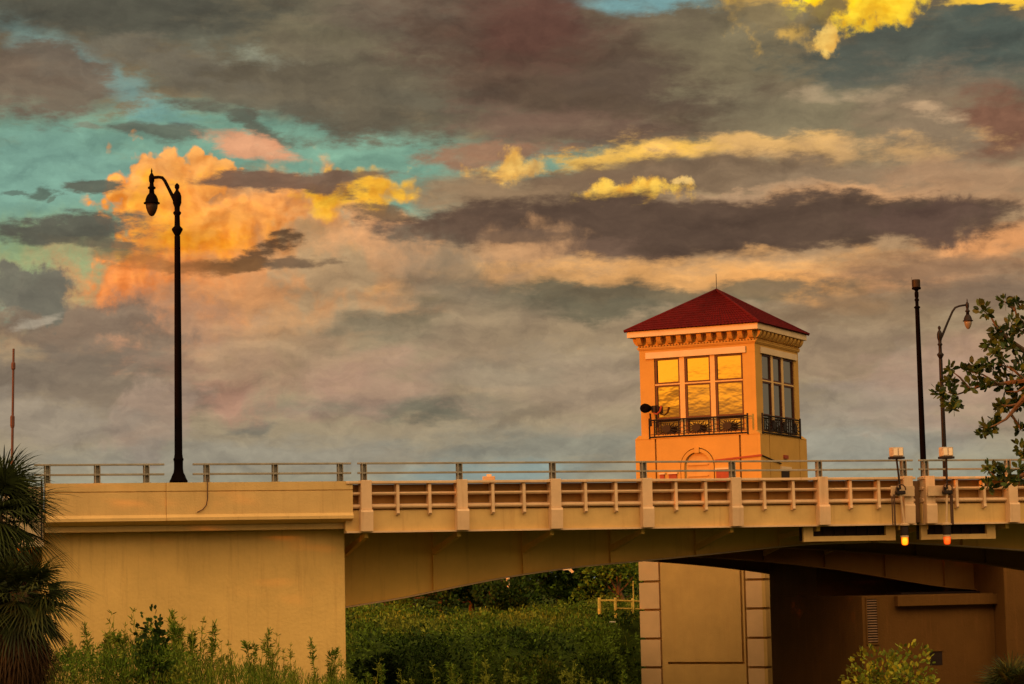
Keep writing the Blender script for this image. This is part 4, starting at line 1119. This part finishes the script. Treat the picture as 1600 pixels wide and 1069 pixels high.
# timber fence on the far bank
t = thing('timber_fence', 'yellow timber post and rail fence on the far bank beside the tower pier', 'fence', (0, 0, 0))
def post(px, py0, py1, Y, r=.09, mt='wood', name='post'):
    a_ = at(px, py1, Y); b__ = at(px, py0, Y); a_.z = min(a_.z, ground_z(a_.x, a_.y))-.1
    MB().tube([a_, Vector((a_.x, a_.y, b__.z-.05)), Vector((a_.x, a_.y, b__.z))], [r, r, r*.6], 8).build(name, mt, t)
    return Vector((a_.x, a_.y, b__.z))
pa = post(937, 934, 962, 133, .10); pb2 = post(962, 934, 963, 133, .09); pc = post(989, 935, 958, 134, .09); pd = post(1015, 936, 958, 135, .09)
for q, r_ in ((pa, pb2), (pb2, pc), (pc, pd)):
    MB().tube([q-Vector((0, 0, .16)), r_-Vector((0, 0, .16))], .055, 6).build('rail', 'wood', t)
for q, r_ in ((pb2, pc), (pc, pd)):
    MB().tube([q-Vector((0, 0, .62)), r_-Vector((0, 0, .62))], .05, 6).build('rail', 'wood', t)
sp_ = at(990, 958, 133.6); spt = at(991, 908, 133.6)
t = thing('marker_stake', 'thin pale upright stake behind the timber fence', 'stake', (sp_.x, sp_.y, ground_z(sp_.x, sp_.y)))
MB().tube([(0, 0, 0), (.02, 0, spt.z-ground_z(sp_.x, sp_.y))], [.05, .035], 6).build('stake', MT['wood'], t)
lp_ = at(957, 972, 120); t = tag(MB().box(-.16, .16, -.08, .08, 0, .05).build('litter_board', 'white', bevel=.01), 'small white board lying in the scrub below the timber fence', 'board')
t.location = (lp_.x, lp_.y, lp_.z-.02)
# pale post under the left leaf and a scrap of white sheet
bp_ = at(795, 960, 143); bush('bush', 'rounded dark bush below the short pale post', (bp_.x, 143, ground_z(bp_.x, 143)), (2.2, 1.4, at(795, 918, 143).z-ground_z(bp_.x, 143)-.6), 2600, .14, .24, 'leaf_dark', seed=41)
q = at(794, 920, 146); q2 = at(795, 895, 146)
t = thing('pale_post', 'short pink-grey post among the dark trees under the left leaf', 'post', (q.x, q.y, ground_z(q.x, q.y)))
MB().tube([(0, 0, 0), (0, 0, q2.z-q.z+2.0)], [.14, .12], 8).build('post', 'trim', t)
q = at(885, 891, 147)
sh = MB(); sh.add([(-.45, 0, .1), (-.1, .05, .28), (.2, 0, .22), (.5, .03, -.12), (.35, .1, -.2), (.1, 0, .02), (-.2, .04, .0)], [(0, 1, 6), (1, 2, 5, 6), (2, 3, 4, 5)])
sh.add([(-.45, .06, .1), (-.1, .11, .28), (.2, .06, .22), (.5, .09, -.12), (.35, .16, -.2), (.1, .06, .02), (-.2, .10, .0)], [(0, 6, 1), (1, 6, 5, 2), (2, 5, 4, 3)])
o = tag(sh.build('white_sheet', 'white'), 'torn white sheet caught in the dark trees under the leaf', 'sheet'); o.location = q

# ------------------------------------------------------------------ foreground weeds on the near bank
def weed_proto(seed, h, mt, fluffy):
    rg_ = random.Random(seed); t = thing('tall_weed', '', 'weed'); s_ = MB(); lf = MB()
    for k_ in range(rg_.randint(2, 3)):
        lean = Vector((rg_.uniform(-.18, .18), rg_.uniform(-.18, .18), 1)); hh = h*rg_.uniform(.75, 1)
        b0 = Vector((rg_.uniform(-.1, .1), rg_.uniform(-.1, .1), 0))
        pts = [b0+lean*hh*q+Vector((.04*math.sin(q*5+seed), 0, 0)) for q in (0, .3, .6, .85, 1)]
        s_.tube(pts, [.014, .012, .009, .005, .002], 5)
        for i in range(fluffy):
            q = rg_.uniform(.25, 1); p = b0+lean*hh*q; ln = (.30*(1-q)+.06)*h*.35
            a_ = rg_.uniform(0, 6.28); d = Vector((math.cos(a_)*.6, math.sin(a_)*.6, .8)).normalized()
            tip = p+d*ln; s_.tube([p, tip], [.005, .002], 4, caps=False)
            for m_ in range(7):
                w = rg_.uniform(.2, 1); lf.leaf(p+d*ln*w, d*.5+rv(rg_)*.8, .014, rg_.uniform(.04, .09), rv(rg_))
    s_.build('stem', 'leaf_olive', t); lf.build('foliage', mt, t); return t
wp = [weed_proto(11, 2.0, 'leaf_olive', 34), weed_proto(12, 1.6, 'leaf_mid', 40), weed_proto(13, 1.8, 'leaf_olive', 26)]
spots = [(120, 985), (152, 968), (165, 950), (200, 968), (212, 962), (236, 945), (262, 958), (268, 950), (300, 948), (308, 946), (322, 965), (352, 995), (378, 985), (405, 978), (420, 985), (455, 1000), (500, 992), (512, 1012), (530, 1020)]
first = set()
for i, (px, py) in enumerate(spots):
    k_ = i % 3; Y = rng.uniform(56.5, 60)
    o = wp[k_] if k_ not in first else copy_tree(wp[k_]); first.add(k_)
    tip = at(px, py, Y); gz = ground_z(tip.x, Y)-.05
    hgt = (2.0, 1.6, 1.8)[k_]; s = (tip.z-gz)/hgt
    o.location = (tip.x, Y, gz); o.scale = (s, s, s); o.rotation_euler = (0, 0, rng.uniform(0, 6.28))
    tag(o, 'thin feathery weed, %s from the left before the beige wall' % ordw[i], 'weed', 'feathery weeds before the beige wall')
spots2 = [(565, 1030), (590, 1042), (640, 1048), (700, 1035), (728, 1022), (755, 1040), (785, 1024), (830, 1050), (880, 1036), (905, 1042), (960, 1052)]
for i, (px, py) in enumerate(spots2):
    k_ = i % 3; Y = rng.uniform(54, 58); o = copy_tree(wp[k_]); tip = at(px, py-10, Y); gz = ground_z(tip.x, Y)-.05
    s = (tip.z-gz)/(2.0, 1.6, 1.8)[k_]*.97; o.location = (tip.x, Y, gz); o.scale = (s*1.3, s*1.3, s); o.rotation_euler = (0, 0, rng.uniform(0, 6.28))
    tag(o, 'light green weed top, %s from the left under the arch' % ordw[i], 'weed', 'weeds below the arch')
# near verge undergrowth
vg = {k: MB() for k in ('leaf_dark', 'leaf_mid', 'leaf_olive')}
def verge_top(px):
    pts = [(-40, 985), (60, 1005), (150, 1000), (200, 985), (260, 990), (300, 1012), (340, 1020), (400, 1025), (440, 1038), (480, 1050), (520, 1045), (545, 1058), (600, 1075), (1000, 1085), (1250, 1090)]
    for (a_, ya), (b__, yb) in zip(pts, pts[1:]):
        if a_ <= px <= b__: return ya+(yb-ya)*(px-a_)/(b__-a_)
    return 1085
for _ in range(1500):
    px = rng.uniform(-60, 620) if rng.random() < .85 else rng.uniform(620, 1250); Y = rng.uniform(53, 61)
    top = at(px, verge_top(px)+rng.uniform(0, 14), Y); gz = ground_z(top.x, Y)
    z = gz + (top.z-gz)*rng.uniform(.25, 1)-.16
    k_ = rng.choices(('leaf_dark', 'leaf_mid', 'leaf_olive'), (.25, .5, .25) if px < 280 else (.1, .45, .45))[0]
    if px < 300 and rng.random() < .45: clump(vg[k_], rng, (top.x, Y, z), (.30, .30, .22), 40, .04, .085)
    else:
        for _k in range(46):
            p_ = Vector((top.x+rng.gauss(0, .2), Y+rng.gauss(0, .2), z+rng.uniform(-.28, .14)))
            vg[k_].leaf(p_, Vector((rng.uniform(-.5, .5), rng.uniform(-.5, .5), 1)), rng.uniform(.010, .022), rng.uniform(.08, .2), rv(rng))
for k_, mb in vg.items():
    tag(mb.build('verge_undergrowth', k_), {'leaf_dark': 'dark leafy undergrowth at the foot of the picture, left', 'leaf_mid': 'mid green undergrowth before the beige wall', 'leaf_olive': 'olive dry undergrowth before the beige wall'}[k_], 'undergrowth', kind='stuff')
p_ = at(235, 1030, 55)
bush('broadleaf_shrub', 'dark broad-leaved shrub before the beige wall, right of the palm', (p_.x, 55, ground_z(p_.x, 55)), (.75, .6, (at(235, 985, 55).z-ground_z(p_.x, 55))*.72), 900, .11, .14, 'leaf_dark', 'shrub', seed=31)
p_ = at(1395, 1060, 50); hz = at(1395, 1040, 50).z-ground_z(p_.x, 50)
bush('lime_shrub', 'yellow-green leafy shrub in front of the brown pier', (p_.x, 50, ground_z(p_.x, 50)), (1.15, .8, hz*.78), 1700, .075, .125, 'leaf_lime', 'shrub', seed=33)
p_ = at(1075, 1075, 50); hz = at(1075, 1069, 50).z-ground_z(p_.x, 50)

# ------------------------------------------------------------------ palms
def fan_leaf(mb, base, d, size, rng, droop=.35, blades=26, w=.022):
    """costapalmate leaf: petiole then a fan of narrow blades"""
    d = d.normalized(); side = d.cross(Vector((0, 0, 1)))
    if side.length < .1: side = Vector((1, 0, 0))
    side.normalize(); side = (side+rv(rng)*.35).normalized(); nrm = side.cross(d).normalized()
    hub = base + d*size*.55 + Vector((0, 0, -.06*size))
    mb.tube([base, base+d*size*.3, hub], [.022, .016, .012], 4, caps=False)
    for i in range(blades):
        f_ = (i/(blades-1)-.5)*2; a_ = f_*1.75
        bd = (d*math.cos(a_)+side*math.sin(a_)+nrm*(.12*math.cos(a_*2))).normalized()
        ln = size*(1.0-.35*abs(f_))*rng.uniform(.85, 1.08)
        p0 = hub; b = len(mb.v)
        sdv = bd.cross(nrm).normalized()
        seg = 4
        for k_ in range(seg+1):
            q = k_/seg; wd = w*(1-q)**.7*(.5+1.6*min(q*3, 1)*.5)
            c = p0+bd*ln*q+Vector((0, 0, -droop*ln*q*q))
            mb.v.append(tuple(c-sdv*wd)); mb.v.append(tuple(c+sdv*wd))
        for k_ in range(seg): mb.f.append((b+2*k_, b+2*k_+1, b+2*k_+3, b+2*k_+2))
def palm(name, label, loc, crown_h, n, size, seed, dead=0, elev=(-.9, 1.2), trunk=True):
    rg_ = random.Random(seed); t = thing(name, label, 'palm', loc)
    if trunk:
        MB().tube([(0, 0, -.3), (.05, 0, crown_h*.5), (0, 0, crown_h)], [.2, .17, .19], 12).build('trunk', 'bark', t)
    g = MB(); c = Vector((0, 0, crown_h))
    for i in range(n):
        a_ = i*2.399+rg_.uniform(-.2, .2); e_ = elev[0]+(elev[1]-elev[0])*rg_.random()
        fan_leaf(g, c+rv(rg_)*.1, Vector((math.cos(a_)*math.cos(e_), math.sin(a_)*math.cos(e_), math.sin(e_))), size*rg_.uniform(.8, 1.05), rg_)
    g.build('fronds', 'palm', t)
    if dead:
        dd = MB()
        for i in range(dead):
            a_ = i*2.399+rg_.uniform(-.3, .3); e_ = rg_.uniform(-1.45, -.75)
            fan_leaf(dd, c+Vector((0, 0, -.15-.5*rg_.random())), Vector((math.cos(a_)*math.cos(e_), math.sin(a_)*math.cos(e_), math.sin(e_))), size*rg_.uniform(.7, 1.0), rg_, droop=.7, w=.014)
        dd.build('dead_fronds', 'palm_dead', t)
    return t
p_ = at(-12, 800, 46); gz = ground_z(p_.x, 46)
palm('cabbage_palm', 'green palm with brown hanging skirt at the left edge', (p_.x, 46, gz), p_.z-gz, 64, 1.35, 3, dead=50, elev=(-.85, 1.35))
p_ = at(30, 925, 44.5); gz = ground_z(p_.x, 44.5)
palm('cabbage_palm', 'lower dark palm drooping before the abutment corner at left', (p_.x, 44.5, gz), p_.z-gz, 44, 1.08, 8, dead=50, elev=(-1.0, .9))
p_ = at(1585, 1085, 47); gz = ground_z(p_.x, 47)
palm('palmetto', 'small spiky palmetto at the bottom right corner', (p_.x, 47, gz), p_.z-gz, 26, .75, 21, elev=(.2, 1.5), trunk=True)

# ------------------------------------------------------------------ foreground branch tree at the right
rng = random.Random(99)
TY = 28.0
tb = at(1790, 900, TY); tgz = ground_z(tb.x, TY)
ft = thing('broadleaf_tree', 'leafy dark tree reaching its twigs in from the right edge', 'tree', (tb.x, TY, tgz))
def loc_(px, py, dy=0.0):
    return at(px, py, TY+dy)-Vector((tb.x, TY, tgz))
tk = MB(); fk = loc_(1770, 760)
tk.tube([(0, 0, -.2), (.05, .05, fk.z*.5), fk, loc_(1745, 560, .3), loc_(1730, 380, .2)], [.17, .14, .11, .07, .03], 10)
tk.build('trunk', 'bark', ft)
brs = [
 [(1752, 650, 0), (1680, 600, -.2), (1620, 592, -.2), (1570, 599, 0), (1530, 604, .1), (1500, 615, .15), (1480, 622, .2)],
 [(1560, 600, 0), (1535, 585, .1), (1510, 580, .1)], [(1515, 608, .1), (1500, 590, .2), (1487, 580, .2)], [(1600, 593, -.1), (1580, 575, -.1), (1555, 568, 0), (1528, 575, 0)],
 [(1745, 560, .3), (1650, 570, .2), (1600, 548, .1), (1575, 530, 0), (1558, 512, .05), (1548, 495, .1), (1538, 487, .1)],
 [(1590, 543, .1), (1565, 545, .2), (1548, 538, .2)], [(1740, 520, .2), (1650, 520, .1), (1600, 508, .1), (1588, 492, 0), (1585, 478, 0)],
 [(1586, 485, 0), (1574, 474, .1), (1568, 471, .1)], [(1600, 520, 0), (1584, 512, .1), (1570, 515, .1)],
 [(1752, 640, 0), (1650, 600, -.3), (1600, 622, -.3), (1585, 640, -.2), (1572, 655, -.2), (1556, 664, -.2), (1545, 668, -.2)],
 [(1580, 648, -.2), (1592, 664, -.1), (1594, 672, -.1)], [(1590, 632, -.2), (1575, 634, -.2), (1565, 633, -.2)],
 [(1770, 760, 0), (1680, 720, -.1), (1620, 735, -.1), (1592, 744, -.1), (1575, 758, 0), (1560, 748, 0), (1545, 736, 0)], [(1572, 756, 0), (1556, 762, .1), (1545, 762, .1)],
 [(1770, 700, 0), (1680, 690, 0), (1620, 700, .1), (1598, 702, .1)], [(1620, 592, -.2), (1590, 612, -.1), (1572, 612, 0)]]
bm_ = MB()
for B_ in brs:
    pts = [loc_(*q) for q in B_]; n = len(pts)
    thick = .05 if B_[0][0] > 1700 else .014
    bm_.tube(pts, [max(.006, thick*(1-i/(n-1))**1.3+.006) for i in range(n)], 6)
bm_.build('branches', 'bark', ft)
lc = [(1537, 485, 16), (1569, 471, 13), (1590, 475, 13), (1560, 515, 16), (1582, 505, 16), (1596, 512, 16), (1575, 515, 14), (1545, 537, 12), (1560, 530, 13), (1580, 541, 15), (1554, 552, 10), (1567, 560, 12), (1485, 577, 11), (1509, 578, 10), (1520, 571, 8), (1530, 577, 9), (1545, 567, 12), (1552, 577, 12), (1485, 595, 12), (1466, 612, 11), (1481, 612, 17), (1483, 627, 13), (1496, 628, 8), (1515, 603, 12), (1541, 603, 11), (1530, 594, 12), (1571, 590, 18), (1590, 582, 18), (1597, 567, 15), (1569, 606, 12), (1586, 603, 15), (1560, 633, 9), (1590, 628, 15), (1488, 638, 8), (1566, 633, 11), (1576, 636, 12), (1590, 628, 14), (1543, 666, 14), (1554, 657, 12), (1536, 677, 9), (1547, 672, 11), (1594, 670, 12), (1595, 698, 13), (1599, 712, 10), (1543, 732, 11), (1558, 732, 11), (1567, 736, 12), (1543, 758, 12), (1564, 750, 13), (1577, 753, 12), (1592, 732, 11), (1600, 745, 14), (1612, 600, 22), (1625, 560, 22), (1612, 500, 20), (1620, 660, 20), (1625, 720, 22), (1640, 540, 26), (1660, 620, 28), (1650, 700, 26), (1680, 480, 26), (1700, 560, 30), (1720, 650, 30), (1700, 420, 26), (1740, 480, 30)]
lf = MB()
for (px, py, r) in lc:
    c = loc_(px, py, rng.uniform(-.15, .15)); R_ = r/125.0
    nl = int(5+r*1.35)
    for _ in range(nl):
        v = rv(rng); o_ = v*R_
        d = (v*.9+Vector((rng.uniform(-.3, .3), 0, rng.uniform(-.1, .6)))).normalized()
        ln = rng.uniform(.08, .125); lf.leaf(c+o_*.75-d*ln*.3, d, ln*.55, ln, rv(rng))
lf.build('crown', 'leaf_fig', ft)

# roads on the decks (out of sight from below, present from the side)
rd = MB().box(-14, 60, 1.2, 15.4, 7.055, 7.10); o = rd.build('road', 'asphalt'); o.location = BO; o.rotation_euler = (0, 0, A); tag(o, 'asphalt road over the drawbridge', kind='structure')
# remove the unused prototype copies' blank labels
for o in bpy.data.objects:
    if o.parent is None and 'label' in o and not o['label']: del o['label']
